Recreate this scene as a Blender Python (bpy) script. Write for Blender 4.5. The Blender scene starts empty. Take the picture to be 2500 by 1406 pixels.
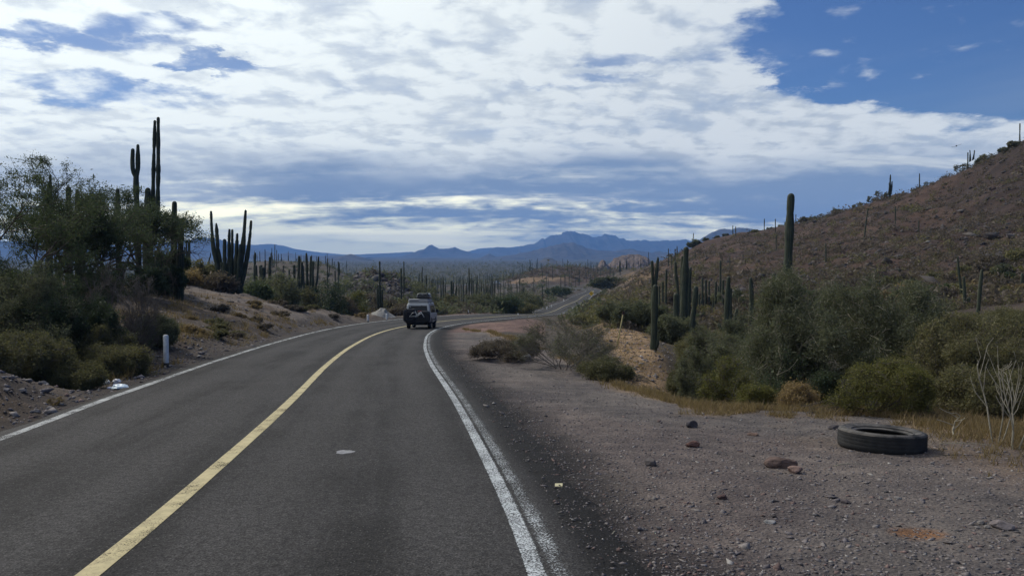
import bpy, bmesh, math, random
import numpy as np
from mathutils import Vector, Matrix, Euler

S = bpy.context.scene
COL = S.collection
R = math.radians

# ------------------------------------------------------------------ camera
F = 1943.0                      # focal length in photo pixels (photo 2500 x 1406)
EYE = 1.9
PITCH = math.atan(83.0 / F)     # the horizon lies 83 px above the middle row
cam_d = bpy.data.cameras.new('camera')
cam_d.sensor_width = 36.0
cam_d.lens = 36.0 * F / 2500.0
cam_d.clip_start = 0.1
cam_d.clip_end = 60000
cam = bpy.data.objects.new('camera', cam_d)
cam.location = (0, 0, EYE)
cam.rotation_euler = (math.pi / 2 - PITCH, 0, 0)
COL.objects.link(cam)
S.camera = cam

# ------------------------------------------------------------------ render look
S.view_settings.view_transform = 'Standard'
S.view_settings.look = 'None'
S.view_settings.exposure = 0.0
S.view_settings.gamma = 1.0
S.render.engine = 'CYCLES'
S.cycles.use_denoising = True
S.cycles.max_bounces = 6
S.cycles.diffuse_bounces = 3
S.cycles.transparent_max_bounces = 8
S.cycles.volume_bounces = 0
S.cycles.sample_clamp_indirect = 4

# ------------------------------------------------------------------ sun
SUN_AZ, SUN_EL = R(-46), R(43)          # ahead and to the left
sun_d = bpy.data.lights.new('sun', 'SUN')
sun_d.energy = 2.4
sun_d.angle = R(2.0)
sun_d.color = (1.0, 0.93, 0.82)
sun = bpy.data.objects.new('sun', sun_d)
sd = Vector((math.sin(SUN_AZ) * math.cos(SUN_EL), math.cos(SUN_AZ) * math.cos(SUN_EL), math.sin(SUN_EL)))
sun.rotation_euler = sd.to_track_quat('Z', 'Y').to_euler()
sun.location = (0, 0, 60)
COL.objects.link(sun)


# ------------------------------------------------------------------ node helpers
class G:
    """a small node graph writer"""
    def __init__(s, nt):
        s.nt = nt
        nt.nodes.clear()

    def n(s, typ, **kw):
        nd = s.nt.nodes.new(typ)
        for k, v in kw.items():
            setattr(nd, k, v)
        return nd

    def link(s, a, b):
        s.nt.links.new(a, b)

    def put(s, sock, v):
        if isinstance(v, bpy.types.NodeSocket):
            s.link(v, sock)
        elif isinstance(v, (tuple, list)):
            d = list(v)
            if sock.type == 'RGBA' and len(d) == 3:
                d.append(1.0)
            sock.default_value = d
        else:
            sock.default_value = v

    def m(s, op, a, b=0.0, c=0.0, clamp=False):
        nd = s.n('ShaderNodeMath', operation=op, use_clamp=clamp)
        s.put(nd.inputs[0], a)
        s.put(nd.inputs[1], b)
        s.put(nd.inputs[2], c)
        return nd.outputs[0]

    def add(s, a, b): return s.m('ADD', a, b)
    def sub(s, a, b): return s.m('SUBTRACT', a, b)
    def mul(s, a, b): return s.m('MULTIPLY', a, b)
    def div(s, a, b): return s.m('DIVIDE', a, b)

    def ss(s, v, lo, hi):
        nd = s.n('ShaderNodeMapRange', interpolation_type='SMOOTHSTEP')
        s.put(nd.inputs[0], v)
        s.put(nd.inputs[1], lo)
        s.put(nd.inputs[2], hi)
        return nd.outputs[0]

    def lin(s, v, lo, hi, a=0.0, b=1.0):
        nd = s.n('ShaderNodeMapRange')
        s.put(nd.inputs[0], v)
        s.put(nd.inputs[1], lo)
        s.put(nd.inputs[2], hi)
        s.put(nd.inputs[3], a)
        s.put(nd.inputs[4], b)
        return nd.outputs[0]

    def mix(s, f, a, b, blend='MIX'):
        nd = s.n('ShaderNodeMix', data_type='RGBA', blend_type=blend)
        s.put(nd.inputs[0], f)
        s.put(nd.inputs[6], a)
        s.put(nd.inputs[7], b)
        return nd.outputs[2]

    def noise(s, vec, scale, detail=4.0, rough=0.55, dist=0.0, lac=2.0):
        nd = s.n('ShaderNodeTexNoise')
        s.put(nd.inputs['Vector'], vec)
        s.put(nd.inputs['Scale'], scale)
        s.put(nd.inputs['Detail'], detail)
        s.put(nd.inputs['Roughness'], rough)
        s.put(nd.inputs['Lacunarity'], lac)
        s.put(nd.inputs['Distortion'], dist)
        return nd.outputs['Fac']

    def voro(s, vec, scale, feature='F1', out='Distance', rnd=1.0):
        nd = s.n('ShaderNodeTexVoronoi', feature=feature)
        s.put(nd.inputs['Vector'], vec)
        s.put(nd.inputs['Scale'], scale)
        s.put(nd.inputs['Randomness'], rnd)
        return nd.outputs[out]

    def xyz(s, x, y, z=0.0):
        nd = s.n('ShaderNodeCombineXYZ')
        s.put(nd.inputs[0], x)
        s.put(nd.inputs[1], y)
        s.put(nd.inputs[2], z)
        return nd.outputs[0]

    def sep(s, v):
        nd = s.n('ShaderNodeSeparateXYZ')
        s.put(nd.inputs[0], v)
        return nd.outputs

    def bump(s, h, strength=0.5, dist=0.02):
        nd = s.n('ShaderNodeBump')
        s.put(nd.inputs['Height'], h)
        nd.inputs['Strength'].default_value = strength
        nd.inputs['Distance'].default_value = dist
        return nd.outputs[0]

    def bsdf(s, color, rough=0.8, spec=0.3, metal=0.0, normal=None):
        nd = s.n('ShaderNodeBsdfPrincipled')
        s.put(nd.inputs['Base Color'], color)
        s.put(nd.inputs['Roughness'], rough)
        s.put(nd.inputs['Metallic'], metal)
        s.put(nd.inputs['Specular IOR Level'], spec)
        if normal is not None:
            s.link(normal, nd.inputs['Normal'])
        return nd.outputs[0]

    def out(s, sh):
        nd = s.n('ShaderNodeOutputMaterial')
        s.link(sh, nd.inputs['Surface'])


def mat(name):
    m = bpy.data.materials.new(name)
    m.use_nodes = True
    return m, G(m.node_tree)


# ------------------------------------------------------------------ sky
W = bpy.data.worlds.new('World')
S.world = W
W.use_nodes = True
g = G(W.node_tree)
SKY_K = 0.1
sky = g.n('ShaderNodeTexSky', sky_type='NISHITA', sun_disc=False, sun_elevation=SUN_EL,
          sun_rotation=SUN_AZ, altitude=200.0, air_density=1.0, dust_density=0.8, ozone_density=2.0)
tc = g.n('ShaderNodeTexCoord')
D = tc.outputs['Generated']
dx, dy, dz = g.sep(D)
den = g.add(g.m('MAXIMUM', dz, 0.0), 0.17)
u = g.div(dx, den)
v = g.div(dy, den)
ym = g.m('MAXIMUM', dy, 0.08)
az = g.mul(g.div(dx, ym), F)                 # bearing and height in a picture-like measure, fixed in the world
el = g.mul(g.div(dz, ym), F)                 # 0 at the horizon, 620 at the top of the photo
P2 = g.xyz(u, v, 0.0)
warp = g.noise(P2, 0.9, 3.0, 0.5)
wob = g.mul(g.sub(g.noise(P2, 2.4, 7.0, 0.62), 0.5), 1.0)
azw = g.add(az, g.mul(wob, 640.0))
elw = g.add(el, g.mul(wob, 170.0))
# clear blue in the upper right
bnd = g.sub(390.0, g.mul(g.sub(azw, 650.0), 0.19))
clear_r = g.mul(g.ss(azw, 470.0, 650.0), g.ss(g.sub(elw, bnd), -20.0, 45.0))


def ell(cx, cy, rx, ry, slope=0.0):
    """soft elliptic clearing (bearing, height)"""
    a = g.sub(azw, cx)
    b = g.add(g.sub(elw, cy), g.mul(a, slope))
    q = g.add(g.m('POWER', g.div(a, rx), 2.0), g.m('POWER', g.div(b, ry), 2.0))
    return g.sub(1.0, g.ss(q, 0.15, 1.5))


clear = clear_r
for e in ((-1010, 398, 330, 42, 0.06), (-1130, 530, 330, 30, 0.10), (-880, 553, 170, 34, 0.03), (-735, 462, 130, 18, 0.15),
          (330, 482, 120, 22, 0.0), (210, 425, 130, 16, 0.0), (560, 455, 130, 26, 0.12)):
    clear = g.m('MAXIMUM', clear, g.mul(ell(*e), 0.66 if e[0] < 0 else 0.36))
# cloud sheet: many small cells, larger billows
fine = g.noise(P2, 6.2, 9.0, 0.60, 0.3)
mid = g.noise(P2, 1.35, 6.0, 0.55, 0.2)
cw = g.add(g.mul(g.sub(g.noise(P2, 3.2, 5.0, .6), .5), .42), 0.0)
cw2 = g.add(g.mul(g.sub(g.noise(g.xyz(u, v, 4.4), 3.2, 5.0, .6), .5), .42), 0.0)
vn = g.n('ShaderNodeTexVoronoi', feature='SMOOTH_F1')
g.link(g.xyz(g.add(u, cw), g.add(v, cw2), 0.0), vn.inputs['Vector'])
vn.inputs['Scale'].default_value = 7.2
vn.inputs['Smoothness'].default_value = 0.35
cell = g.sub(0.86, vn.outputs['Distance'])
dens = g.add(g.add(g.mul(fine, 0.42), g.mul(mid, 0.38)), g.mul(cell, 0.20))
thr = g.add(0.335, g.mul(clear, 0.27))
alpha = g.ss(dens, g.sub(thr, 0.06), g.add(thr, 0.15))
P2o = g.xyz(g.sub(u, 0.035), g.add(v, 0.04), 0.0)
relief = g.mul(g.sub(fine, g.noise(P2o, 6.2, 9.0, 0.60, 0.3)), 1.1)
# lower part of the sky: sheets of slate blue undersides
low = g.sub(1.0, g.ss(elw, 215.0, 330.0))
alpha = g.m('MAXIMUM', alpha, g.mul(low, g.sub(1.0, g.mul(clear_r, 0.7))))
# light on the clouds
Pst = g.xyz(g.mul(u, 0.75), g.mul(v, 1.9), 3.7)
streak = g.noise(Pst, 1.3, 7.0, 0.56, 0.35)
shade = g.noise(g.xyz(u, v, 8.3), 2.1, 7.0, 0.56, 0.4)
sdir = g.n('ShaderNodeVectorMath', operation='DOT_PRODUCT')
g.link(D, sdir.inputs[0])
sdir.inputs[1].default_value = tuple(sd)
near_sun = g.ss(sdir.outputs['Value'], 0.45, 0.98)
white = g.mix(near_sun, (0.74, 0.80, 0.85), (1.14, 1.22, 1.20))
grey = g.mix(near_sun, (0.54, 0.61, 0.69), (0.90, 0.98, 1.02))
hi = g.mix(g.ss(g.sub(g.add(g.mul(shade, .55), g.mul(g.sub(1.0, cell), .48)), relief), 0.47, 0.84), white, grey)
streak2 = g.add(g.add(g.mul(streak, .62), g.mul(fine, .26)), g.mul(cell, .12))
slate = g.mix(g.ss(streak2, 0.43, 0.60), (0.235, 0.335, 0.515), (0.42, 0.51, 0.63))
band_hi = g.add(228.0, g.mul(g.sub(g.noise(P2, 0.8, 4.0, 0.5), 0.5), 300.0))
band = g.sub(1.0, g.ss(el, g.sub(band_hi, 50.0), g.add(band_hi, 40.0)))
left_light = g.sub(1.0, g.mul(g.sub(1.0, g.ss(az, -900.0, -480.0)), 0.45))
band = g.mul(band, left_light)
gleam = g.mul(g.ss(streak, 0.555, 0.66), g.ss(el, 70.0, 150.0))
slate = g.mix(g.mul(gleam, 0.75), slate, (0.78, 0.83, 0.84))
ccol = g.mix(band, hi, slate)
cream = g.mix(g.ss(streak, 0.42, 0.62), (1.55, 1.56, 1.14), (2.10, 2.02, 1.42))
cr_hi = g.add(g.lin(az, -700.0, 900.0, 122.0, 62.0), g.mul(g.sub(streak2, 0.5), 420.0))
cream_f = g.sub(1.0, g.ss(el, g.sub(cr_hi, 65.0), g.add(cr_hi, 50.0)))
ccol = g.mix(g.mul(cream_f, 0.92), ccol, cream)
# thin high veils in the blue
veil = g.mul(g.add(g.ss(g.noise(g.xyz(g.mul(u, 0.7), g.add(v, g.mul(u, 0.8)), 1.0), 1.1, 5.0, 0.5), 0.45, 0.75), g.sub(1.0, g.ss(az, -500.0, 500.0))), 0.15)
blue = g.mix(1.0, sky.outputs['Color'], (0.36, 0.52, 0.80), 'MULTIPLY')
ck = g.mix(1.0, ccol, (1 / SKY_K, 1 / SKY_K, 1 / SKY_K), 'MULTIPLY')
skyv = g.mix(veil, blue, (4.6, 5.2, 5.8))
skyv = g.mix(g.mul(g.sub(1.0, g.m('MINIMUM', g.mul(clear, 1.4), 1.0)), .74), skyv, g.mix(near_sun, (5.0, 5.9, 7.0), (7.2, 8.0, 8.8)))
fin = g.mix(alpha, skyv, ck)
bg = g.n('ShaderNodeBackground')
g.link(fin, bg.inputs[0])
bg.inputs[1].default_value = SKY_K
wo = g.n('ShaderNodeOutputWorld')
g.link(bg.outputs[0], wo.inputs['Surface'])


# ------------------------------------------------------------------ picture geometry helpers
cp, sp = math.cos(PITCH), math.sin(PITCH)


def ray(px, py):
    """point per metre of depth (y) seen at photo pixel px, py: (x/y, z/y)"""
    a, t = (px - 1250.0) / F, (703.0 - py) / F
    k = cp + t * sp
    return a / k, (t * cp - sp) / k


def pt(px, py, d):
    a, b = ray(px, py)
    return Vector((a * d, d, EYE + b * d))


def zat(d, py):
    return EYE + ray(1250, py)[1] * d


# ------------------------------------------------------------------ noise
def _h(i, j, s):
    n = (i * 374761393 + j * 668265263 + s * 974634777) & 0x7fffffff
    n = ((n ^ (n >> 13)) * 1274126177) & 0x7fffffff
    return ((n ^ (n >> 16)) & 0xffff) / 65535.0


def vnoise(x, y, s=0):
    xi, yi = np.floor(x).astype(np.int64), np.floor(y).astype(np.int64)
    fx, fy = x - xi, y - yi
    fx, fy = fx * fx * (3 - 2 * fx), fy * fy * (3 - 2 * fy)
    a, b, c, d = _h(xi, yi, s), _h(xi + 1, yi, s), _h(xi, yi + 1, s), _h(xi + 1, yi + 1, s)
    return a + (b - a) * fx + (c - a) * fy + (a - b - c + d) * fx * fy


def fbm(x, y, octv=4, s=0):
    r, a, t = 0.0, 1.0, 0.0
    for k in range(octv):
        r = r + a * vnoise(x * 2 ** k + 17.3 * k, y * 2 ** k - 9.1 * k, s + k)
        t += a
        a *= 0.5
    return r / t


def sst(v, lo, hi):
    t = np.clip((v - lo) / (hi - lo), 0, 1)
    return t * t * (3 - 2 * t)


# ------------------------------------------------------------------ road course
RP = np.array([(0.5, -40, 2.4), (-0.5, -20, 1.2), (-1.6, -8, .48), (-2.5, 0, 0), (-2.95, 5.5, -.33), (-3.5, 9.9, -.594), (-4.2, 14.9, -.894),
               (-5.6, 24.1, -1.446), (-6.85, 34, -2.04), (-8.0, 47, -2.82), (-8.2, 58.6, -3.5), (-7.2, 70, -4.15),
               (-5.0, 79, -4.6), (-2.2, 87, -5.0), (0.8, 98, -5.65), (3.0, 115, -6.85), (5.6, 135, -8.2), (9.0, 165, -9.8),
               (13, 195, -10.75), (18.6, 230, -11.7), (25.5, 280, -12.8), (32.5, 322, -13.6), (35.0, 345, -14.0), (31.5, 364, -14.15),
               (20, 384, -14.0), (2, 405, -13.7), (-20, 425, -14.6), (-60, 455, -16.5), (-120, 500, -18.5)], float)


def catmull(P, step=0.6):
    out = []
    for i in range(len(P) - 1):
        p0, p1, p2, p3 = P[max(i - 1, 0)], P[i], P[i + 1], P[min(i + 2, len(P) - 1)]
        d = np.linalg.norm(p2 - p1)
        n = max(2, int(d / step))
        # centripetal-like tangents
        l0, l1, l2 = max(np.linalg.norm(p1 - p0), 1e-3), d, max(np.linalg.norm(p3 - p2), 1e-3)
        m1 = (p2 - p0) / (l0 + l1) * d if i > 0 else p2 - p1
        m2 = (p3 - p1) / (l1 + l2) * d if i < len(P) - 2 else p2 - p1
        for k in range(n):
            t = k / n
            out.append((2 * t ** 3 - 3 * t ** 2 + 1) * p1 + (t ** 3 - 2 * t ** 2 + t) * m1 + (-2 * t ** 3 + 3 * t ** 2) * p2 + (t ** 3 - t ** 2) * m2)
    out.append(P[-1])
    return np.array(out)


RC = catmull(RP)
_t = np.gradient(RC[:, :2], axis=0)
RT = _t / np.linalg.norm(_t, axis=1)[:, None]
RARC = np.concatenate([[0], np.cumsum(np.linalg.norm(np.diff(RC[:, :2], axis=0), axis=1))])
RY = np.maximum.accumulate(RC[:, 1])
BANKL = np.interp(RC[:, 1], [0, 8, 12, 15, 33, 49, 70, 100, 130], [0, 0, .03, .09, .12, .17, .2, .08, 0])
BANKR = np.interp(RC[:, 1], [110, 150, 200, 300, 360], [0, .12, .2, .25, .2])
WL, WR = 3.4, 3.25


def road_z(i, uu):
    return RC[i, 2] + BANKL[i] * np.maximum(-uu, 0) / WL + BANKR[i] * np.maximum(uu, 0) / WR


def road_pt(i, uu, lift=0.0):
    t = RT[i]
    return (RC[i, 0] + t[1] * uu, RC[i, 1] - t[0] * uu, float(road_z(i, uu)) + lift)


def nearest_road(x, y):
    idx = np.zeros(len(x), int)
    u_ = np.full(len(x), 1e3)
    for a in range(0, len(x), 20000):
        xs, ys = x[a:a + 20000, None], y[a:a + 20000, None]
        d2 = (xs - RC[None, ::2, 0]) ** 2 + (ys - RC[None, ::2, 1]) ** 2
        i = np.argmin(d2, axis=1) * 2
        i = np.minimum(i, len(RC) - 1)
        ex, ey = x[a:a + 20000] - RC[i, 0], y[a:a + 20000] - RC[i, 1]
        u_[a:a + 20000] = ex * RT[i, 1] - ey * RT[i, 0]
        far = np.sqrt(ex * ex + ey * ey)
        al = ex * RT[i, 0] + ey * RT[i, 1]
        u_[a:a + 20000] = np.where(np.abs(al) > 3, np.sign(u_[a:a + 20000]) * np.maximum(far, 20), u_[a:a + 20000])
        idx[a:a + 20000] = i
    return idx, u_


# ------------------------------------------------------------------ terrain: bearings (photo columns) with depth -> height
def q(d, py):
    return (d, zat(d, py))


COLS = {
    -3900: [(3, -.1), (8, .3), (15, .8), (30, 1.2), (60, 1), (150, 0), (400, -8), (1000, -20)],
    -900: [(3, -.15), (6, -.3), (8, .1), (11, .45), (15, .5), (30, .6), (60, .5), (150, -4), (400, -12), (1000, -22)],
    0: [(11.4, -.6), (12.6, -.25), (13.6, -.02), (15, -.3), (18, -1.3), (22, -1.1), (30, -.5), (45, .2), (60, .3), (80, -1), (150, -6), (400, -14), (1000, -24)],
    150: [(13.6, -.8), (14.6, -.55), (15.6, -.5), (17, -1.2), (19, -1.7), (24, -1.5), (32, -.8), q(42, 705), (55, .1), (75, -1), (150, -6), (400, -14), (1000, -24)],
    300: [(17.2, -1.0), (18.5, -1.05), (20.5, -1.35), q(26, 850), q(34, 770), q(44, 705), q(50, 695), (62, -1), (90, -5), (150, -8), (400, -14), (1000, -24)],
    420: [(21, -1.2), q(24, 880), q(30, 820), q(36, 780), q(45, 735), q(52, 705), q(58, 690), (70, -2), (100, -6), (150, -9), (400, -14), (1000, -24)],
    600: [(33, -1.95), q(36, 825), q(42, 782), q(52, 745), q(58, 725), q(62, 716), (75, -3), (110, -8), (160, -9), (290, -6), q(350, 640), (420, -6), (700, -19), (1000, -24)],
    700: [(43, -2.5), q(46, 800), q(50, 780), q(60, 752), q(68, 746), (80, -5), (110, -9), (160, -9), (280, -6), q(350, 632), (430, -6), (700, -19), (1000, -24)],
    800: [(53, -3.1), q(56, 785), q(62, 768), q(70, 763), (80, -6), (110, -9.5), (160, -8), (260, -7), q(350, 643), (430, -8), (700, -20), (1000, -24)],
    900: [(66, -3.85), q(68, 785), q(72, 771), q(78, 766), (90, -7), (120, -10), (150, -8), q(182, 654), (205, -4), (260, -10), (500, -16), (800, -22)],
    980: [(86, -4.8), q(88, 776), q(91, 770), q(96, 768), (112, -9), (140, -10.5), (165, -8), q(192, 668), (220, -6), (300, -13), (500, -17), (800, -22)],
    1070: [(60, -3.6), (75, -4.5), (92, -5.2), q(98, 768), q(108, 764), (130, -9.5), (200, -12.5), (400, -17.5), (800, -24)],
    1200: [(60, -3.6), (80, -4.8), (90, -5.2), q(97, 764), q(105, 762), (130, -9), (200, -12), (400, -15.5), (500, -17.5), (800, -24)],
    1264: [(60, -3.6), (90, -5.4), (104, -6.2), (112, -6.6), q(120, 764), (140, -9), (200, -11.5), q(350, 705), q(396, 696), q(412, 693), q(428, 680), q(480, 676), (560, -15), (700, -19), (1000, -24)],
    1310: [(30, -1.8), (60, -3.7), (100, -6.2), (118, -7.1), (130, -7.6), q(138, 760), (180, -10.5), (250, -12.5), q(330, 710), q(385, 698), q(402, 694), q(420, 676), q(500, 656), (560, -11), (700, -18), (1000, -24)],
    1356: [(30, -1.8), (60, -3.8), (100, -6.4), (140, -8.5), (170, -9.8), q(200, 742), q(240, 725), q(300, 712), q(360, 704), q(395, 696), q(420, 677), q(520, 649), (560, -8), (700, -17), (1000, -24)],
    1425: [(25, -1.5), (40, -2.6), (70, -4.6), q(120, 766), q(170, 752), q(215, 739), q(240, 731), q(300, 717), q(345, 711), q(365, 707), q(390, 697), q(430, 680), q(520, 653), (560, -9), (700, -17), (1000, -23)],
    1460: [(20, -1.2), (25, -1.6), q(40, 815), q(70, 780), q(120, 755), q(200, 735), q(300, 718), q(335, 712), q(400, 690), q(500, 662), (600, -12), (900, -20)],
    1520: [(19, -1.15), (22, -1.9), q(27, 885), q(35, 842), q(45, 803), q(55, 785), q(65, 777), q(100, 752), q(150, 733), q(200, 713), q(260, 690), q(330, 668), q(400, 658), (600, -11), (900, -18)],
    1600: [(17, -1.0), (20, -2.2), (24, -2.4), q(29, 880), q(34, 850), (45, -2.8), (60, -3.3), q(80, 745), q(110, 720), q(150, 700), q(200, 675), q(250, 655), q(300, 640), (360, -5), (600, -14)],
    1700: [(15, -.9), (18, -1.9), (24, -2.7), (35, -3), (50, -3.2), q(65, 760), q(80, 735), q(110, 700), q(150, 660), q(200, 630), q(250, 598), (300, 3), (400, -5), (700, -16)],
    1800: [(14.5, -.87), (18, -2.2), (25, -2.8), (40, -3), (55, -2.8), q(70, 740), q(100, 700), q(130, 660), q(170, 620), q(220, 580), q(245, 566), (300, 6), (400, 0), (700, -14)],
    1925: [(14.2, -.85), (18, -2.2), (25, -2.8), (40, -2.8), (52, -2.2), q(65, 740), q(90, 690), q(120, 640), q(160, 595), q(200, 560), q(225, 546), (280, 8), (400, 0), (700, -12)],
    2060: [(14, -.84), (18, -2.1), (25, -2.7), (40, -2.6), (51, -1.9), q(65, 725), q(90, 670), q(120, 612), q(155, 562), q(185, 525), q(205, 512), (250, 11), (400, 0), (700, -12)],
    2170: [(14, -.84), (18, -2), (25, -2.5), (40, -2.4), (50, -1.6), q(65, 710), q(90, 650), q(120, 585), q(150, 530), q(175, 495), q(190, 479), (230, 14), (400, 0), (700, -12)],
    2330: [(13, -.78), (17, -1.5), (25, -2), (40, -1.7), q(60, 700), q(85, 630), q(110, 560), q(140, 490), q(160, 440), q(172, 416), (220, 18), (400, 2), (700, -12)],
    2490: [(11.8, -.7), (14.5, -1.2), (25, -1.5), (40, -1.2), q(55, 700), q(80, 620), q(105, 530), q(130, 430), q(148, 357), q(155, 331), (200, 24), (400, 5), (700, -12)],
    3200: [(10, -.6), (30, -.6), (45, .5), (80, 9), (110, 23), (140, 38), (200, 36), (400, 10), (700, -10)],
    6400: [(10, -.5), (25, -.5), (40, 4), (70, 16), (110, 30), (200, 25), (400, 10), (700, -10)],
}
LG = np.linspace(math.log(0.5), math.log(20000), 420)


def smooth1(a, sig, axis):
    k = np.exp(-0.5 * (np.arange(-int(3 * sig + 1), int(3 * sig + 2)) / sig) ** 2)
    k /= k.sum()
    h = len(k) // 2
    a = np.moveaxis(a, axis, 0)
    pad = np.concatenate([np.repeat(a[:1], h, 0), a, np.repeat(a[-1:], h, 0)])
    r = sum(k[i] * pad[i:i + len(a)] for i in range(len(k)))
    return np.moveaxis(r, 0, axis)


cks = sorted(COLS)
tab = []
for c in cks:
    L = COLS[c]
    pre = [(a, -0.06 * a) for a in (0.5, 3, 6, 9, 12, 16, 20, 26, 34, 44) if a < L[0][0] * 0.86]
    L = pre + L + [(1500, -25), (4000, -27), (20000, -27)]
    d_, z_ = np.array(L).T
    tab.append(np.interp(LG, np.log(d_), z_))
tab = smooth1(np.array(tab), 1.3, 1)
PXG = np.arange(-3900, 6401, 10.0)
TAB = np.array([np.interp(PXG, cks, tab[:, j]) for j in range(len(LG))]).T
TAB = smooth1(TAB, 1.6, 0)


def table(x, y):
    a = np.arctan2(x, y)
    ac = np.clip(a, R(-69), R(69))
    r = np.sqrt(x * x + y * y)
    d = np.maximum(r * np.cos(ac), 0.5)
    pi_ = np.clip((1250 + F * np.tan(ac) - PXG[0]) / 10.0, 0, len(PXG) - 1.001)
    di = np.clip((np.log(d) - LG[0]) / (LG[1] - LG[0]), 0, len(LG) - 1.001)
    i, j = pi_.astype(int), di.astype(int)
    fi, fj = pi_ - i, di - j
    z = TAB[i, j] * (1 - fi) * (1 - fj) + TAB[i + 1, j] * fi * (1 - fj) + TAB[i, j + 1] * (1 - fi) * fj + TAB[i + 1, j + 1] * fi * fj
    w = sst(np.abs(a), R(69), R(100))
    return z * (1 - w) + np.clip(-0.06 * y, -4, 6) * w


def H(x, y, full=False):
    x, y = np.atleast_1d(np.asarray(x, float)), np.atleast_1d(np.asarray(y, float))
    z = table(x, y)
    r = np.sqrt(x * x + y * y)
    z = z + (fbm(x / 3.1, y / 3.1, 3, 5) - .5) * 0.22 * sst(r, 9, 30)
    z = z + (fbm(x / .55, y / .55, 3, 11) - .5) * (0.045 + .09 * sst(r, 14, 24) * (x < -4))
    z = z + (fbm(x / 1.6, y / 1.6, 3, 13) - .5) * .35 * sst(r, 15, 25) * (1 - sst(r, 100, 200))
    rough = sst(r, 35, 80) * (1 - sst(r, 600, 1500))
    z = z + (fbm(x / 7.5, y / 7.5, 5, 21) - .5) * 2.0 * rough
    z = z - np.abs(fbm(x / 16, y / 30, 3, 27) - .5) * 5.0 * rough * sst(x, 14, 30) + .45 * rough * sst(x, 14, 30)
    idx, uu = np.zeros(len(x), int), np.full(len(x), 99.0)
    near = (r < 520) & (np.abs(x) < 130)
    if near.any():
        i_, u_ = nearest_road(x[near], y[near])
        idx[near], uu[near] = i_, u_
        zr = road_z(i_, np.clip(u_, -WL, WR))
        e = np.where(u_ < 0, -u_ - (WL + .30), u_ - (WR + .58))
        yy = np.abs(y[near])
        bl = np.where(u_ < 0, 1.6, 2.6) + 0.012 * yy
        w = sst(e, 0.0, bl)
        zz = z[near]
        outz = (zr - 0.03) * (1 - w) + zz * w
        inz = zr - 0.03 - 0.12 * sst(-e, 0.0, 0.35)
        z[near] = np.where(e < 0, inz, outz)
    return (z, idx, uu) if full else z


def hz(x, y):
    return float(H(x, y)[0])


def hit(px, py, d0=3.5, d1=1500):
    """where the line of sight through photo pixel px, py meets the ground"""
    a, b = ray(px, py)
    d = np.exp(np.linspace(math.log(d0), math.log(d1), 700))
    below = (EYE + b * d) <= H(a * d, d)
    k = int(np.argmax(below)) if below.any() else len(d) - 1
    dd = float(d[k])
    return Vector((a * dd, dd, hz(a * dd, dd)))


def spot(px, py, d):
    """ground point at depth d on the bearing of px (py only sets the tilt of the ray)"""
    a, _ = ray(px, py)
    return Vector((a * d, d, hz(a * d, d)))


# ------------------------------------------------------------------ object helpers
def link(name, me, m=None, parent=None):
    o = bpy.data.objects.new(name, me)
    COL.objects.link(o)
    if m is not None and me is not None and not me.materials:
        for mm in (m if isinstance(m, (list, tuple)) else [m]):
            me.materials.append(mm)
    if parent is not None:
        o.parent = parent
    return o


def tag(o, label=None, cat=None, group=None, kind=None):
    if label: o['label'] = label
    if cat: o['category'] = cat
    if group: o['group'] = group
    if kind: o['kind'] = kind
    return o


def thing(name, label, cat, loc, rz=0.0, group=None):
    o = bpy.data.objects.new(name, None)
    o.empty_display_size = 0.2
    COL.objects.link(o)
    o.location = loc
    o.rotation_euler = (0, 0, rz)
    return tag(o, label, cat, group)


def arr_mesh(name, V, FQ, smooth=False, uv=None, mats=None):
    me = bpy.data.meshes.new(name)
    V = np.asarray(V, np.float32)
    if isinstance(FQ, np.ndarray):
        n, k = FQ.shape
        me.vertices.add(len(V))
        me.vertices.foreach_set('co', V.ravel())
        me.loops.add(n * k)
        me.loops.foreach_set('vertex_index', FQ.astype(np.int32).ravel())
        me.polygons.add(n)
        me.polygons.foreach_set('loop_start', np.arange(0, n * k, k, dtype=np.int32))
        me.polygons.foreach_set('loop_total', np.full(n, k, np.int32))
        if mats is not None:
            me.polygons.foreach_set('material_index', np.asarray(mats, np.int32))
    else:
        me.from_pydata([tuple(v) for v in V], [], FQ)
    if smooth:
        me.polygons.foreach_set('use_smooth', np.ones(len(me.polygons), bool))
    me.update(calc_edges=True)
    return me


def set_col(me, name, colr):
    at = me.attributes.new(name, 'FLOAT_COLOR', 'POINT')
    c = np.ones((len(colr), 4), np.float32)
    c[:, :3] = colr
    at.data.foreach_set('color', c.ravel())


# shapes collected in a bmesh ------------------------------------------------
def box(bm, c, s, rot=None, bev=0.0):
    r = bmesh.ops.create_cube(bm, size=1.0)
    vs = r['verts']
    M = Matrix.Translation(Vector(c)) @ (rot.to_matrix().to_4x4() if rot else Matrix.Identity(4)) @ Matrix.Diagonal((s[0], s[1], s[2], 1))
    bmesh.ops.transform(bm, matrix=M, verts=vs)
    if bev > 0:
        es = list({e for v_ in vs for e in v_.link_edges})
        bmesh.ops.bevel(bm, geom=es, offset=bev, segments=2, affect='EDGES', profile=0.5)


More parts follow.
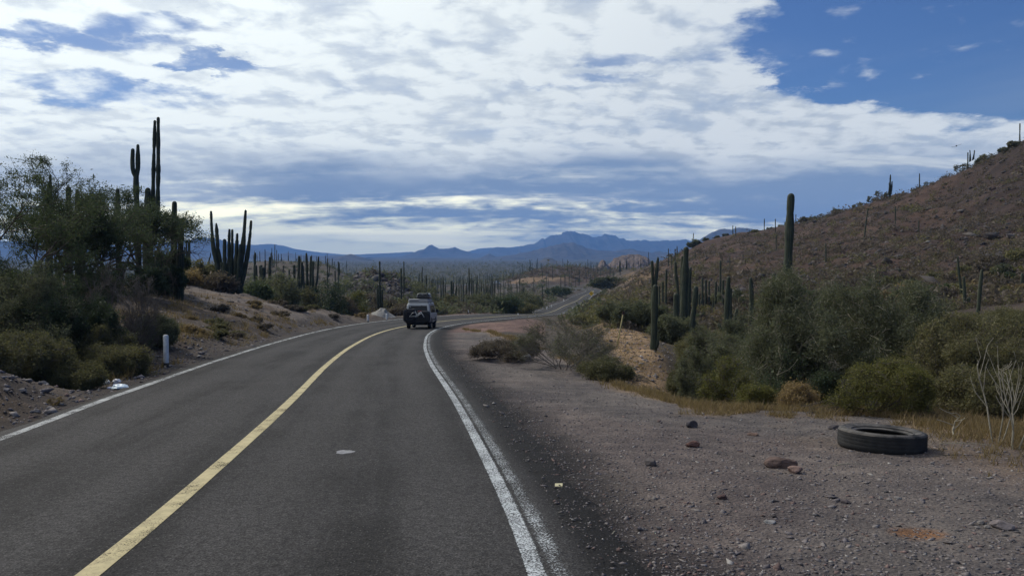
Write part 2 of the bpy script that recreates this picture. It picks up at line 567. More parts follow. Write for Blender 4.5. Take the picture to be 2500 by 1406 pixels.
def tube(bm, pts, rad, n=8, cap=True):
    pts = [Vector(p) for p in pts]
    rad = rad if isinstance(rad, (list, tuple)) else [rad] * len(pts)
    rings = []
    for i, p in enumerate(pts):
        t = (pts[min(i + 1, len(pts) - 1)] - pts[max(i - 1, 0)]).normalized()
        a = t.cross(Vector((0, 0, 1)) if abs(t.z) < .9 else Vector((1, 0, 0))).normalized()
        b = t.cross(a)
        rings.append([bm.verts.new(p + (a * math.cos(2 * math.pi * k / n) + b * math.sin(2 * math.pi * k / n)) * rad[i]) for k in range(n)])
    for i in range(len(rings) - 1):
        for k in range(n):
            bm.faces.new((rings[i][k], rings[i][(k + 1) % n], rings[i + 1][(k + 1) % n], rings[i + 1][k]))
    if cap:
        bm.faces.new(rings[0][::-1])
        bm.faces.new(rings[-1])


def torus(bm, c, axis, R0, r0, n=28, k=8, sx=1.0):
    c = Vector(c)
    M = Vector(axis).normalized().to_track_quat('Z', 'Y').to_matrix()
    rings = []
    for i in range(n):
        a = 2 * math.pi * i / n
        ring = []
        for j in range(k):
            b = 2 * math.pi * j / k
            p = Vector(((R0 + r0 * math.cos(b)) * math.cos(a), (R0 + r0 * math.cos(b)) * math.sin(a), r0 * sx * math.sin(b)))
            ring.append(bm.verts.new(c + M @ p))
        rings.append(ring)
    for i in range(n):
        for j in range(k):
            bm.faces.new((rings[i][j], rings[(i + 1) % n][j], rings[(i + 1) % n][(j + 1) % k], rings[i][(j + 1) % k]))


def lathe(bm, prof, c, axis, n=28, close=False):
    c = Vector(c)
    M = Vector(axis).normalized().to_track_quat('Z', 'Y').to_matrix()
    rings = [[bm.verts.new(c + M @ Vector((r * math.cos(2 * math.pi * i / n), r * math.sin(2 * math.pi * i / n), z))) for i in range(n)] for r, z in prof]
    m_ = len(rings)
    for a in range(m_ if close else m_ - 1):
        for i in range(n):
            bm.faces.new((rings[a][i], rings[a][(i + 1) % n], rings[(a + 1) % m_][(i + 1) % n], rings[(a + 1) % m_][i]))
    return rings


def fin_bm(name, bm, m, parent=None, smooth=False):
    bmesh.ops.recalc_face_normals(bm, faces=bm.faces[:])
    me = bpy.data.meshes.new(name)
    bm.to_mesh(me)
    bm.free()
    if smooth:
        me.polygons.foreach_set('use_smooth', np.ones(len(me.polygons), bool))
    return link(name, me, m, parent)


def simple_mat(name, col, rough=0.7, spec=0.3, metal=0.0, var=0.15, scale=6.0, bump=0.0):
    m, g = mat(name)
    tc = g.n('ShaderNodeTexCoord').outputs['Object']
    n = g.noise(tc, scale, 5.0, 0.6)
    lo = tuple(c * (1 - var) for c in col)
    hi = tuple(min(1, c * (1 + var)) for c in col)
    c = g.mix(g.ss(n, .3, .7), lo, hi)
    nb = g.bump(g.noise(tc, scale * 6, 4.0), bump, .01) if bump else None
    g.out(g.bsdf(c, rough, spec, metal, nb))
    return m


# ------------------------------------------------------------------ ground
MG, g = mat('desert_ground')
pos = g.n('ShaderNodeNewGeometry').outputs['Position']
att = g.n('ShaderNodeAttribute', attribute_name='soil')
soil = att.outputs['Color']
n1 = g.noise(pos, 0.35, 6.0, 0.62)
n2 = g.noise(pos, 3.0, 6.0, 0.65)
n3 = g.noise(pos, 34.0, 5.0, 0.7)
peb = g.voro(pos, 26.0, 'F1', 'Color')
pebd = g.voro(pos, 26.0, 'F1', 'Distance')
c = g.mix(g.ss(n1, .32, .68), g.mix(1.0, soil, (.74, .72, .74), 'MULTIPLY'), g.mix(1.0, soil, (1.22, 1.18, 1.12), 'MULTIPLY'))
c = g.mix(g.ss(n2, .35, .68), g.mix(1.0, c, (.78, .78, .80), 'MULTIPLY'), g.mix(1.0, c, (1.18, 1.17, 1.15), 'MULTIPLY'))
c = g.mix(g.ss(n3, .3, .72), g.mix(1.0, c, (.62, .62, .64), 'MULTIPLY'), g.mix(1.0, c, (1.35, 1.33, 1.3), 'MULTIPLY'))
sepc = g.sep(peb)
c = g.mix(g.mul(g.ss(sepc[0], .70, .97), g.sub(1.0, g.ss(pebd, .18, .34))), c, g.mix(1.0, c, (1.7, 1.68, 1.66), 'MULTIPLY'))
hgt = g.add(g.mul(n2, .8), g.add(g.mul(n3, .35), g.mul(pebd, -.3)))
g.out(g.bsdf(c, .95, .15, 0, g.bump(hgt, .9, .05)))

# depth rows and bearing columns, dense where the photo looks
an = np.concatenate([np.linspace(R(-180), R(-60), 30)[:-1], np.linspace(R(-60), R(-36), 60)[:-1],
                     np.arctan((np.linspace(-80, 2580, 820) - 1250) / F), np.linspace(R(36), R(60), 60)[1:], np.linspace(R(60), R(180), 30)[1:]])
rr = np.concatenate([np.linspace(.6, 3, 10)[:-1], np.exp(np.linspace(math.log(3), math.log(620), 470))[:-1], np.exp(np.linspace(math.log(620), math.log(11000), 60))])
A, RR = np.meshgrid(an, rr, indexing='ij')
# inside the picture rows are lines of equal depth, outside circles
gx, gy = (np.sin(A) * RR).ravel(), (np.cos(A) * RR).ravel()
gz, gi, gu = H(gx, gy, True)
V = np.stack([gx, gy, gz], 1)
nA, nR = len(an), len(rr)
i0 = (np.arange(nA - 1)[:, None] * nR + np.arange(nR - 1)[None, :]).ravel()
FQ = np.stack([i0, i0 + nR, i0 + nR + 1, i0 + 1], 1)[:, ::-1]
# soil colours by place
gr = np.sqrt(gx * gx + gy * gy)
gpx = 1250 + F * np.where(gy > .3, gx / np.maximum(gy, .3), 9)
MAUVE, TAN, RUST, BROWN, DARK, SCRUB, PLAIN, TARRY = [np.array(v) for v in
    ((.122, .110, .106), (.22, .155, .095), (.17, .09, .055), (.060, .042, .035), (.038, .033, .033), (.080, .068, .056), (.060, .062, .054), (.030, .028, .029))]
soilc = np.tile(SCRUB, (len(gx), 1))


def lay(w, colr):
    global soilc
    w = np.clip(w, 0, 1)[:, None]
    soilc = soilc * (1 - w) + colr * w


nzA, nzB, nzC = fbm(gx / 2.5, gy / 2.5, 4, 31), fbm(gx / 9, gy / 9, 4, 41), fbm(gx / .8, gy / .8, 3, 51)
lay(sst(gr, 250, 800), PLAIN)
right = gu > 0
edge_d = np.interp(gpx, [1100, 1250, 1450, 1520, 1600, 1700, 1800, 2170, 2330, 2490], [60, 40, 22, 19.4, 17, 15, 14.5, 14, 13, 11.8])
inpull = right & (gu < 200)
lay(np.where(inpull, 1 - sst(gy, edge_d - .3, edge_d + .8), 0), MAUVE)
# pinkish hardpan patches on the pull-off and tan dry grass on its rim
lay(np.where(inpull, (1 - sst(gy, edge_d - 1, edge_d)) * sst(nzB, .5, .62) * .7, 0), np.array((.142, .118, .110)))
lay(np.where(inpull, sst(gy, edge_d - 4.5, edge_d - .8) * (1 - sst(gy, edge_d + .8, edge_d + 2.5)) * sst(nzA, .36, .52) * .9, 0), TAN * 1.1)
lay(np.where((gpx > 1440) & (gpx < 1660) & (gy > 19), (1 - sst(gy, 50, 70)) * sst(np.abs(gpx - (1560 + (30 - gy) * 3)), 85, 35) * 1.0, 0), TAN * 1.3)
lay(np.where((gpx > 1090) & (gpx < 1330), sst(gy, 34, 44) * (1 - sst(gy, 85, 92)) * sst(nzB, .4, .55) * .8, 0), np.array((.19, .125, .11)))
# left: dirt pull-off on the bank, rust and tan slopes
lft = (gu < -3.4)
lay(np.where(lft, (1 - sst(gy, 60, 90)) * .85, 0), np.array((.115, .092, .076)))
lay(np.where(lft, sst(gpx, 250, 420) * sst(gy, 22, 28) * (1 - sst(gy, 62, 75)) * sst(nzB, .36, .56) * .75, 0), np.array((.155, .115, .080)))
lay(np.where(lft, sst(gpx, 360, 480) * sst(gy, 41, 45) * (1 - sst(gy, 58, 68)) * sst(nzA, .30, .5) * .85, 0), np.array((.185, .163, .150)))
lay(np.where(lft, (1 - sst(-gu + (nzA - .5) * 2.5, WL + 1.2, WL + 3.0)) * sst(gy, 17, 24) * .8, 0), np.array((.062, .056, .054)))
lay(np.where(lft & (gy > 20), (1 - sst(gy, 60, 80)) * sst(nzC, .50, .68) * .55, 0), np.array((.07, .056, .048)))
lay(np.where(lft & (gy > 20), (1 - sst(gy, 60, 80)) * sst(nzA, .56, .68) * .6, 0), np.array((.10, .085, .075)))
lay(np.where(lft & (gy < 20), sst(nzA, .5, .64) * .6, 0), TAN * .8)
lay(np.where(lft & (gy < 22), sst(nzC, .42, .6) * .5, 0), DARK)
# right hill
hill = sst(gpx, 1480, 1640) * sst(gr, 42, 62) * (1 - sst(gr, 420, 600))
lay(hill * .95, BROWN * np.array((.98, .90, .86)))
lay(hill * sst(nzB, .52, .66) * .65, np.array((.095, .062, .048)))
lay(hill * sst(nzA, .54, .68) * .55, DARK * 1.1)
lay(hill * sst(gpx, 2150, 2500) * sst(gr, 95, 130) * .6, np.array((.030, .025, .025)))  # darker rock towards the upper right, partly shade put into the soil colour
lay(hill * (1 - sst(gr, 75, 105)) * sst(nzB, .40, .55) * sst(gpx, 1600, 1700) * .55, DARK * 1.1)
# far hill above the road, its cut bank
fh = sst(gpx, 1200, 1260) * (1 - sst(gpx, 1480, 1560)) * sst(gr, 395, 405) * (1 - sst(gr, 600, 700))
lay(fh * .8, BROWN * 1.1)
cut = sst(gpx, 1225, 1260) * (1 - sst(gpx, 1350, 1420)) * sst(gy, 405, 410) * (1 - sst(gy, 426, 436))
lay(cut * .9, TAN * .95)
cut2 = sst(gpx, 1500, 1530) * (1 - sst(gpx, 1590, 1640)) * sst(gy, 110, 150) * (1 - sst(gy, 300, 340))
lay(cut2 * sst(nzB, .4, .55) * .8, TAN * .8)
lay(np.where(gu > 0, sst(gpx, 1350, 1400) * (1 - sst(gpx, 1480, 1560)) * sst(gy, 60, 80) * (1 - sst(gy, 230, 260)) * sst(nzA, .46, .6) * .8, 0), TAN * .9)
lay(np.where(gu < 0, (1 - sst(-gu, 5, 12)) * sst(gy, 84, 92) * (1 - sst(gy, 140, 160)) * .8, 0), np.array((.17, .12, .10)))
# oily black verge beside the asphalt
lay(np.where(gu > 0, 1 - sst(gu + (nzC - .5) * .7, WR + .6, WR + 1.5), 0) * (1 - sst(gr, 60, 120) * .6), TARRY)
lay(np.where(gu < 0, 1 - sst(-gu + (nzC - .5) * .9, WL + .3, WL + 1.2), 0) * .75 * (1 - sst(gr, 60, 120) * .6), TARRY * 1.3)
tk = hit(2310, 750)
e3 = ((gx - tk.x) / 4.5) ** 2 + ((gy - tk.y) / 2.2) ** 2
lay((1 - sst(e3 + (nzC - .5) * .8, .5, 1.3)) * .9, TAN * 1.15)
for ra_ in (2.6, 4.4, 7.0, 8.8):
    lay(np.where(inpull & (gy < edge_d - 1.5), (1 - sst(np.abs(gu - WR - ra_ - (nzB - .5) * 2.2), .12, .42)) * .30, 0), np.array((.075, .07, .07)))
# orange stain by the lower right corner
st = hit(2240, 1308)
e2 = ((gx - st.x) / .27) ** 2 + ((gy - st.y) / .20) ** 2
lay((1 - sst(e2 + (nzC - .5) * .9, .45, 1.2)) * .9, np.array((.185, .098, .050)))
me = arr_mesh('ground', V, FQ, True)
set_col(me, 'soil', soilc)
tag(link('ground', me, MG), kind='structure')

# ------------------------------------------------------------------ road
MR, g = mat('asphalt')
pos = g.n('ShaderNodeNewGeometry').outputs['Position']
uvn = g.n('ShaderNodeUVMap', uv_map='UVMap').outputs[0]
ux, uy, _z = g.sep(uvn)
f1 = g.noise(pos, 62.0, 3.0, 0.75)
f2 = g.noise(pos, 17.0, 4.0, 0.7)
f3 = g.add(g.mul(g.noise(g.xyz(g.mul(ux, 1.6), g.mul(uy, .12), 0.0), 1.0, 5.0, 0.6), .6), g.mul(g.noise(pos, .55, 6.0, .65), .4))
agg = g.voro(pos, 48.0, 'F1', 'Color')
aggd = g.voro(pos, 48.0, 'F1', 'Distance')
base = g.mix(g.ss(f3, .38, .62), (.024, .023, .0235), (.047, .045, .046))
# paler polished tracks where wheels run
trk = g.m('MAXIMUM', g.sub(1.0, g.ss(g.m('ABSOLUTE', g.sub(g.m('ABSOLUTE', g.sub(g.m('ABSOLUTE', ux), 1.65)), .78)), .12, .55)), 0.0)
base = g.mix(g.mul(trk, .55), base, (.060, .0575, .058))
base = g.mix(g.ss(f2, .28, .72), g.mix(1.0, base, (.66, .66, .67), 'MULTIPLY'), g.mix(1.0, base, (1.35, 1.34, 1.32), 'MULTIPLY'))
base = g.mix(g.ss(f1, .33, .70), g.mix(1.0, base, (.35, .35, .35), 'MULTIPLY'), g.mix(1.0, base, (1.85, 1.83, 1.8), 'MULTIPLY'))
sp_ = g.sep(agg)
base = g.mix(g.mul(g.ss(sp_[0], .84, .95), g.sub(1.0, g.ss(aggd, .2, .4))), base, (.13, .125, .12))
# long thin cracks across the lanes
cr = g.m('ABSOLUTE', g.sub(g.noise(g.xyz(g.mul(ux, .35), g.mul(uy, .9), 2.0), 1.3, 6.0, .65), .5))
base = g.mix(g.mul(g.sub(1.0, g.ss(cr, .001, .006)), .35), base, (.018, .018, .018))
tar = g.ss(g.add(ux, g.mul(g.sub(f2, .5), .5)), 3.36, 3.58)
base = g.mix(g.mul(tar, .85), base, g.mix(g.ss(f1, .4, .7), (.008, .0075, .008), (.030, .028, .028)))
hh = g.add(g.mul(f1, .6), g.add(g.mul(f2, .4), g.mul(aggd, -.4)))
g.out(g.bsdf(base, .82, .10, 0, g.bump(hh, .7, .012)))


def strip(name, us, mt, lift, i_a, i_b, step=1, wav=0.0, skirt=0.0, seed=0):
    ii = np.arange(i_a, i_b, step)
    n = len(ii)
    rows, uvs = [], []
    w1 = (fbm(RARC[ii] / .9, ii * 0 + 3.3, 4, 61 + seed) - .5) * 2 * wav
    w2 = (fbm(RARC[ii] / .9, ii * 0 + 7.7, 4, 71 + seed) - .5) * 2 * wav
    for k, uu in enumerate(us):
        off = np.full(n, uu)
        if wav:
            if k <= (1 if skirt else 0): off = off + w1
            if k >= len(us) - (2 if skirt else 1): off = off + w2
        z = road_z(ii, off) + lift
        if skirt and k in (0, len(us) - 1):
            z = z - skirt
        rows.append(np.stack([RC[ii, 0] + RT[ii, 1] * off, RC[ii, 1] - RT[ii, 0] * off, z], 1))
        uvs.append(np.stack([off, RARC[ii]], 1))
    V = np.concatenate(rows)
    UV = np.concatenate(uvs)
    k0 = (np.arange(len(us) - 1)[:, None] * n + np.arange(n - 1)[None, :]).ravel()
    FQ = np.stack([k0, k0 + n, k0 + n + 1, k0 + 1], 1)
    me = arr_mesh(name, V, FQ, True)
    l = me.uv_layers.new(name='UVMap')
    li = np.empty(len(me.loops), np.int32)
    me.loops.foreach_get('vertex_index', li)
    l.data.foreach_set('uv', UV[li].astype(np.float32).ravel())
    return tag(link(name, me, mt), kind='structure')


NR = len(RC)
strip('road', [-WL - .33, -WL - .27, -WL, -2.6, -1.8, -1, -.3, 0, .3, 1, 1.8, 2.6, WR, WR + .58, WR + .80], MR, 0.0, 0, NR, 1, .16, .10)


def paint_mat(name, col, lo, hi, two=False):
    m, g = mat(name)
    pos = g.n('ShaderNodeNewGeometry').outputs['Position']
    uvn = g.n('ShaderNodeUVMap', uv_map='UVMap').outputs[0]
    ux, uy, _z = g.sep(uvn)
    n = g.noise(pos, 55.0, 5.0, .75)
    nb = g.noise(pos, 2.2, 5.0, .6)
    c = g.mix(g.ss(g.noise(pos, 9.0, 4.0, .6), .35, .65), tuple(x * .78 for x in col), col)
    f = g.add(g.mul(n, .82 if two else .6), g.mul(nb, .18 if two else .4))
    if two:
        # solid stripe on the inside, a scuffed older one outside it
        a = g.mul(g.ss(ux, 3.02, 3.04), g.sub(1.0, g.ss(ux, 3.15, 3.19)))
        b = g.mul(g.ss(ux, 3.16, 3.22), g.sub(1.0, g.ss(ux, 3.28, 3.42)))
        prof = g.add(g.mul(a, .80), g.mul(b, .62))
        f = g.sub(g.add(f, g.mul(prof, .30)), .25)
    al = g.ss(f, lo, hi)
    tr = g.n('ShaderNodeBsdfTransparent').outputs[0]
    mx = g.n('ShaderNodeMixShader')
    g.link(al, mx.inputs[0])
    g.link(tr, mx.inputs[1])
    g.link(g.bsdf(c, .7, .35, 0, g.bump(n, .4, .006)), mx.inputs[2])
    g.out(mx.outputs[0])
    return m


MY = paint_mat('yellow_paint', (.50, .42, .225), .36, .48)
MW = paint_mat('white_paint', (.55, .58, .60), .42, .54, True)
MW2 = paint_mat('worn_white_paint', (.42, .43, .43), .40, .54)
strip('centre_line', [-.085, .085], MY, .005, 0, NR, 1, .006, 0, 5)
strip('edge_line', [2.98, 3.1, 3.2, 3.3, 3.45], MW, .005, 0, NR, 1, 0, 0, 9)
strip('edge_line', [-WL - .09, -WL + .06], MW2, .005, 0, NR, 1, .02, 0, 13)

# ------------------------------------------------------------------ far mountains
MM, g = mat('mountain_rock')
pos = g.n('ShaderNodeNewGeometry').outputs['Position']
n = g.noise(pos, .012, 7.0, .65)
g.out(g.bsdf(g.mix(g.ss(n, .3, .7), (.035, .033, .030), (.09, .080, .070)), .95, .1))
MK, g = mat('outcrop_rock')
pos = g.n('ShaderNodeNewGeometry').outputs['Position']
n = g.noise(pos, .35, 8.0, .7)
vz = g.voro(pos, .22, 'F1', 'Distance')
g.out(g.bsdf(g.mix(g.ss(n, .3, .7), (.075, .058, .052), (.21, .165, .14)), .95, .1, 0, g.bump(g.add(n, vz), 1.0, 1.5)))


def ridge(name, prof, d, depth, mt=MM, base_z=-30.0, rough=1.0, seed=0, step=None, label=None, power=1.25):
    """a range of hills: crest line at depth d, falling away in front and behind with gullies"""
    px = np.array([p[0] for p in prof], float)
    py = np.array([p[1] for p in prof], float)
    step = step or 3.0
    xs = np.arange(px[0], px[-1] + .1, step)
    ys = np.interp(xs, px, py)
    ys = ys + (fbm(xs / 9.0, xs * 0 + 2.2, 4, 81 + seed) - .5) * 3.0 * rough * np.clip((np.minimum(xs - xs[0], xs[-1] - xs)) / 20, 0, 1)
    zc = np.array([zat(d, y) for y in ys])
    xc = np.array([ray(x, 620)[0] * d for x in xs])
    ts = np.concatenate([-np.linspace(1, 0, 22), np.linspace(0, 1, 10)[1:]])
    hm = np.maximum(zc - base_z, 1.0)
    rows = []
    for t in ts:
        prof_t = (1 - abs(t)) ** power
        gul = (fbm(xc / (depth * .16) + t * 1.3, np.full(len(xc), t * 2.2), 4, 91 + seed) - .5)
        bell = 4 * abs(t) * (1 - abs(t))
        z = base_z + hm * np.clip(prof_t + gul * bell * .75, 0.0, .98 if t else 1.0) - (4 if abs(t) == 1 else 0)
        if t == 0: z = zc
        k = 1 + t * depth / d * (1 + .25 * gul * bell)
        rows.append(np.stack([xc * (1 + 0 * k), d * k, z], 1))
    V = np.concatenate(rows)
    n = len(xs)
    k0 = (np.arange(len(ts) - 1)[:, None] * n + np.arange(n - 1)[None, :]).ravel()
    FQ = np.stack([k0, k0 + 1, k0 + n + 1, k0 + n], 1)
    return tag(link(name, arr_mesh(name, V, FQ, True), mt), label=label, kind='structure')


ridge('mountain_range', [(-500, 622), (-250, 600), (-60, 588), (140, 592), (300, 598), (400, 592), (449, 586.6), (462, 587.6), (476, 582.6), (493, 579.6), (507, 581),
                         (531, 582.6), (549, 589.6), (579, 599.5), (609, 607), (640, 616), (690, 628)], 6800, 1700, seed=1, rough=.5)
ridge('mountain_range', [(520, 618), (580, 603), (609, 598), (640, 597), (660, 595.6), (690, 599), (720, 608), (760, 613.5), (800, 618), (850, 622), (900, 620),
                         (960, 617.5), (985, 616), (1005, 615), (1020, 618), (1100, 626)], 9400, 1200, seed=2, rough=.45)
ridge('mountain_range', [(1100, 622), (1150, 612), (1165, 608), (1180, 605.6), (1200, 605), (1240, 604), (1300, 600), (1400, 600), (1500, 606), (1600, 615)], 10400, 800, seed=3, rough=.6)
ridge('mountain_range', [(985, 629), (1000, 623), (1010, 619), (1020, 611.7), (1038, 606.6), (1048, 599.4), (1055, 598), (1062, 601.5), (1071, 607), (1094, 608), (1111, 603.5),
                         (1125, 609), (1140, 614), (1163, 619), (1185, 626), (1200, 630)], 7400, 1000, seed=4, rough=1.5)
ridge('mountain_range', [(1140, 626), (1159, 619), (1192, 614), (1213, 603), (1223, 604), (1243, 607), (1264, 609), (1269, 601.5), (1287, 597), (1305, 594), (1325, 579.7), (1329, 583.5),
                         (1343, 574), (1369, 574.6), (1373, 569.5), (1384, 564.3), (1394, 565), (1407, 568), (1433, 573), (1443, 579.7), (1458, 579), (1478, 572), (1494, 574.6),
                         (1512, 579.7), (1535, 587.4), (1558, 588.7), (1574, 586), (1610, 588), (1617, 586.6), (1700, 586.6), (1800, 588), (1900, 592), (2100, 600), (2500, 615), (2700, 628)], 8600, 1300, seed=5, rough=2.8, step=1.5)
ridge('mountain_range', [(1165, 631), (1179, 627), (1195, 619), (1210, 626), (1250, 624), (1274, 617), (1305, 611.7), (1343, 601.5), (1376, 592.5), (1400, 592.5), (1433, 605), (1458, 612),
                         (1497, 613), (1525, 609), (1546, 608), (1569, 614), (1590, 617), (1612, 614), (1638, 617), (1670, 624), (1720, 631)], 4700, 700, seed=6, rough=1.7, step=1.5)
ridge('mountain_range', [(1670, 612), (1713, 586.7), (1727, 574), (1749, 562), (1770, 558), (1784, 561), (1802, 555.8), (1824, 556.5), (1845, 562), (1890, 565), (1960, 575), (2100, 600), (2300, 625)], 4300, 900, seed=7, rough=1.0)
ridge('low_hills', [(590, 631), (620, 622), (637, 617), (650, 613.5), (662, 617), (672, 620), (688, 619.5), (702, 617), (716, 620), (735, 623), (780, 624.5), (830, 624), (900, 629)], 5000, 600, seed=8, rough=.8)
ridge('low_hills', [(805, 633), (826, 628), (843, 623), (855, 620.6), (865, 622.5), (880, 628), (905, 634)], 3600, 350, seed=9, rough=.8)
ridge('low_hills', [(985, 634), (1010, 630), (1040, 631), (1060, 629), (1085, 631), (1110, 634)], 4400, 300, seed=10, rough=.8)
ridge('low_hills', [(1310, 641), (1324, 634), (1330, 629.5), (1338, 628.6), (1348, 631), (1355, 635), (1368, 639), (1385, 643)], 2400, 120, seed=11, rough=.6, step=1.0, base_z=-26)
ridge('rocky_outcrop', [(1440, 655), (1470, 650), (1484, 646), (1492, 640), (1499, 629.6), (1508, 628), (1520, 622), (1528, 623), (1535, 620), (1548, 621.5), (1561, 620.7), (1568, 624), (1576, 626), (1584, 631), (1590, 639), (1605, 643), (1625, 641), (1640, 646), (1665, 655)],
      900, 60, MK, -20, .9, 12, .8, power=.8)
ridge('rocky_outcrop', [(1452, 655), (1460, 650), (1464, 640), (1468, 635), (1473, 634), (1477, 637), (1481, 645), (1488, 650), (1496, 655)], 860, 25, MK, -18, .6, 13, .6, power=.7)

# ------------------------------------------------------------------ plants: materials
def leaf_mat(name, a, b, trans=.33):
    m, g = mat(name)
    rnd = g.n('ShaderNodeNewGeometry').outputs['Random Per Island']
    oi = g.n('ShaderNodeObjectInfo').outputs['Random']
    c = g.mix(rnd, a, b)
    c = g.mix(oi, g.mix(1.0, c, (.80, .82, .84), 'MULTIPLY'), g.mix(1.0, c, (1.2, 1.16, 1.08), 'MULTIPLY'))
    d = g.bsdf(c, .75, .2)
    t = g.n('ShaderNodeBsdfTranslucent')
    g.put(t.inputs[0], g.mix(1.0, c, (1.1, 1.15, .8), 'MULTIPLY'))
    mx = g.n('ShaderNodeMixShader')
    mx.inputs[0].default_value = trans
    g.link(d, mx.inputs[1])
    g.link(t.outputs[0], mx.inputs[2])
    g.out(mx.outputs[0])
    return m


L_DARK = leaf_mat('leaf_dark_green', (.048, .068, .042), (.10, .122, .068))
L_GREY = leaf_mat('leaf_grey_green', (.088, .096, .062), (.17, .175, .112))
L_YEL = leaf_mat('leaf_yellow_green', (.095, .10, .035), (.18, .165, .055))
L_OLV = leaf_mat('leaf_olive', (.10, .10, .055), (.18, .162, .086))
L_DRY = leaf_mat('leaf_dry_tan', (.16, .115, .065), (.30, .22, .12))
L_BRN = leaf_mat('leaf_brown_grey', (.085, .07, .062), (.16, .13, .11))
B_BRK = simple_mat('bark_dark', (.10, .085, .072), .9, .1, 0, .35, 9, .6)
B_PAL = simple_mat('bark_pale', (.30, .27, .21), .85, .15, 0, .3, 9, .4)
B_GRY = simple_mat('bark_grey_twig', (.16, .14, .125), .9, .1, 0, .3, 9, .4)


def cactus_mat():
    m, g = mat('cactus_skin')
    tc = g.n('ShaderNodeTexCoord').outputs['Object']
    pz = g.sep(tc)[2]
    oi = g.n('ShaderNodeObjectInfo').outputs['Random']
    n = g.noise(tc, 2.2, 6.0, .6)
    att = g.n('ShaderNodeAttribute', attribute_name='rib').outputs['Fac']
    c = g.mix(g.ss(n, .32, .7), (.026, .038, .027), (.052, .062, .042))
    c = g.mix(g.mul(g.ss(n, .58, .74), .6), c, (.085, .075, .052))          # corky patches
    c = g.mix(g.mul(g.ss(att, .6, 1.0), .45), c, (.13, .125, .10))         # spine rows on the rib edges
    c = g.mix(g.mul(oi, .35), c, g.mix(1.0, c, (1.35, 1.22, 1.05), 'MULTIPLY'))
    g.out(g.bsdf(c, .7, .25, 0, g.bump(g.noise(tc, 30.0, 4.0), .4, .02)))
    return m


M_CAC = cactus_mat()


# ------------------------------------------------------------------ plants: generators
def grow(rng, stems=5, levels=3, L=1.0, split=4, ang=.6, ratio=.62, wig=.22, up=.10, lean=.55, seg=4, r0=.035, taper=.6, first=.25, droop=0.0):
    """branch skeleton: rows of (x0 y0 z0 x1 y1 z1 r0 r1 level)"""
    out = []

    def branch(p, d, l, r, lev):
        n = seg if lev < levels else 3
        for i in range(n):
            d = d + np.array([rng.gauss(0, wig), rng.gauss(0, wig), rng.gauss(0, wig) + up * (1 if lev < levels else .5) - droop * lev])
            d = d / np.linalg.norm(d)
            p2 = p + d * l / n
            ra, rb = r * (1 - (1 - taper) * i / n), r * (1 - (1 - taper) * (i + 1) / n)
            out.append((*p, *p2, ra, rb, lev))
            f = (i + 1) / n
            if lev < levels and f > first:
                for _ in range(max(1, int(round(split / (n * (1 - first) + .01) + rng.uniform(-.4, .4))))):
                    a = rng.uniform(0, 2 * math.pi)
                    side = np.cross(d, np.array([math.cos(a), math.sin(a), rng.uniform(-.5, .5)]))
                    side = side / (np.linalg.norm(side) + 1e-6)
                    nd = d * math.cos(ang) + side * math.sin(ang) * rng.uniform(.7, 1.3)
                    branch(p2, nd / np.linalg.norm(nd), l * ratio * rng.uniform(.7, 1.2), rb * .62, lev + 1)
            p = p2

    for s in range(stems):
        a = 2 * math.pi * (s + rng.uniform(-.35, .35)) / max(stems, 1)
        ln = lean * rng.uniform(.5, 1.35)
        d = np.array([math.sin(ln) * math.cos(a), math.sin(ln) * math.sin(a), math.cos(ln)])
        branch(np.array([.03 * math.cos(a), .03 * math.sin(a), -.12]), d, L * rng.uniform(.75, 1.15), r0 * rng.uniform(.75, 1.1), 1)
    return np.array(out)


def fit(sk, w, h, w2=None, flat=False):
    """scale a skeleton to width w (x), w2 (y) and height h"""
    P = np.concatenate([sk[:, 0:3], sk[:, 3:6]])
    cx = (np.percentile(P[:, 0], 6) + np.percentile(P[:, 0], 94)) / 2
    cy = (np.percentile(P[:, 1], 6) + np.percentile(P[:, 1], 94)) / 2
    sx = w / max(np.percentile(P[:, 0], 94) - np.percentile(P[:, 0], 6), 1e-3)
    sy = (w2 or w) / max(np.percentile(P[:, 1], 94) - np.percentile(P[:, 1], 6), 1e-3)
    sz = h / max(np.percentile(P[:, 2], 97), 1e-3)
    for o in (0, 3):
        hgt = np.clip(sk[:, o + 2] * sz / max(h, .01) * 2.5, 0, 1)
        sk[:, o] = (sk[:, o] - cx * hgt) * sx
        sk[:, o + 1] = (sk[:, o + 1] - cy * hgt) * sy
        sk[:, o + 2] *= sz
    if flat:                                     # umbrella crowns: the twigs gather in a flat canopy
        for o in (0, 3):
            t_ = np.clip(sk[:, o + 2] / h, 0, 1.15)
            sk[:, o + 2] = np.where(sk[:, o + 2] > 0, h * t_ ** flat, sk[:, o + 2])
        return sk
    # round the outline off: twigs that stick out of the crown's dome are folded back
    o0 = h * .42
    for o in (0, 3):
        q_ = np.stack([sk[:, o] / (w * .5), sk[:, o + 1] / ((w2 or w) * .5), (sk[:, o + 2] - o0) / (h - o0)], 1)
        r_ = np.linalg.norm(q_, axis=1)
        az_ = np.arctan2(q_[:, 1], q_[:, 0])
        lump = 1 + .6 * (fbm(az_ * 1.9 + len(sk) % 97, q_[:, 2] * 3.1 + len(sk) % 31, 3, 7) - .5)
        lim = .78 * lump + .7 * np.maximum(0, vnoise(az_ * 5.3 + len(sk) % 89, q_[:, 2] * 5.0 + 3.3, 9) - .66)
        f_ = np.where(r_ > lim, (lim + .40 * lump * np.tanh((r_ - lim) / .8)) / np.maximum(r_, 1e-6), 1.0)
        up = sk[:, o + 2] > o0 * .2
        f_ = np.where(up, f_, 1.0)
        sk[:, o] *= f_
        sk[:, o + 1] *= f_
        sk[:, o + 2] = (sk[:, o + 2] - o0) * f_ + o0
    return sk


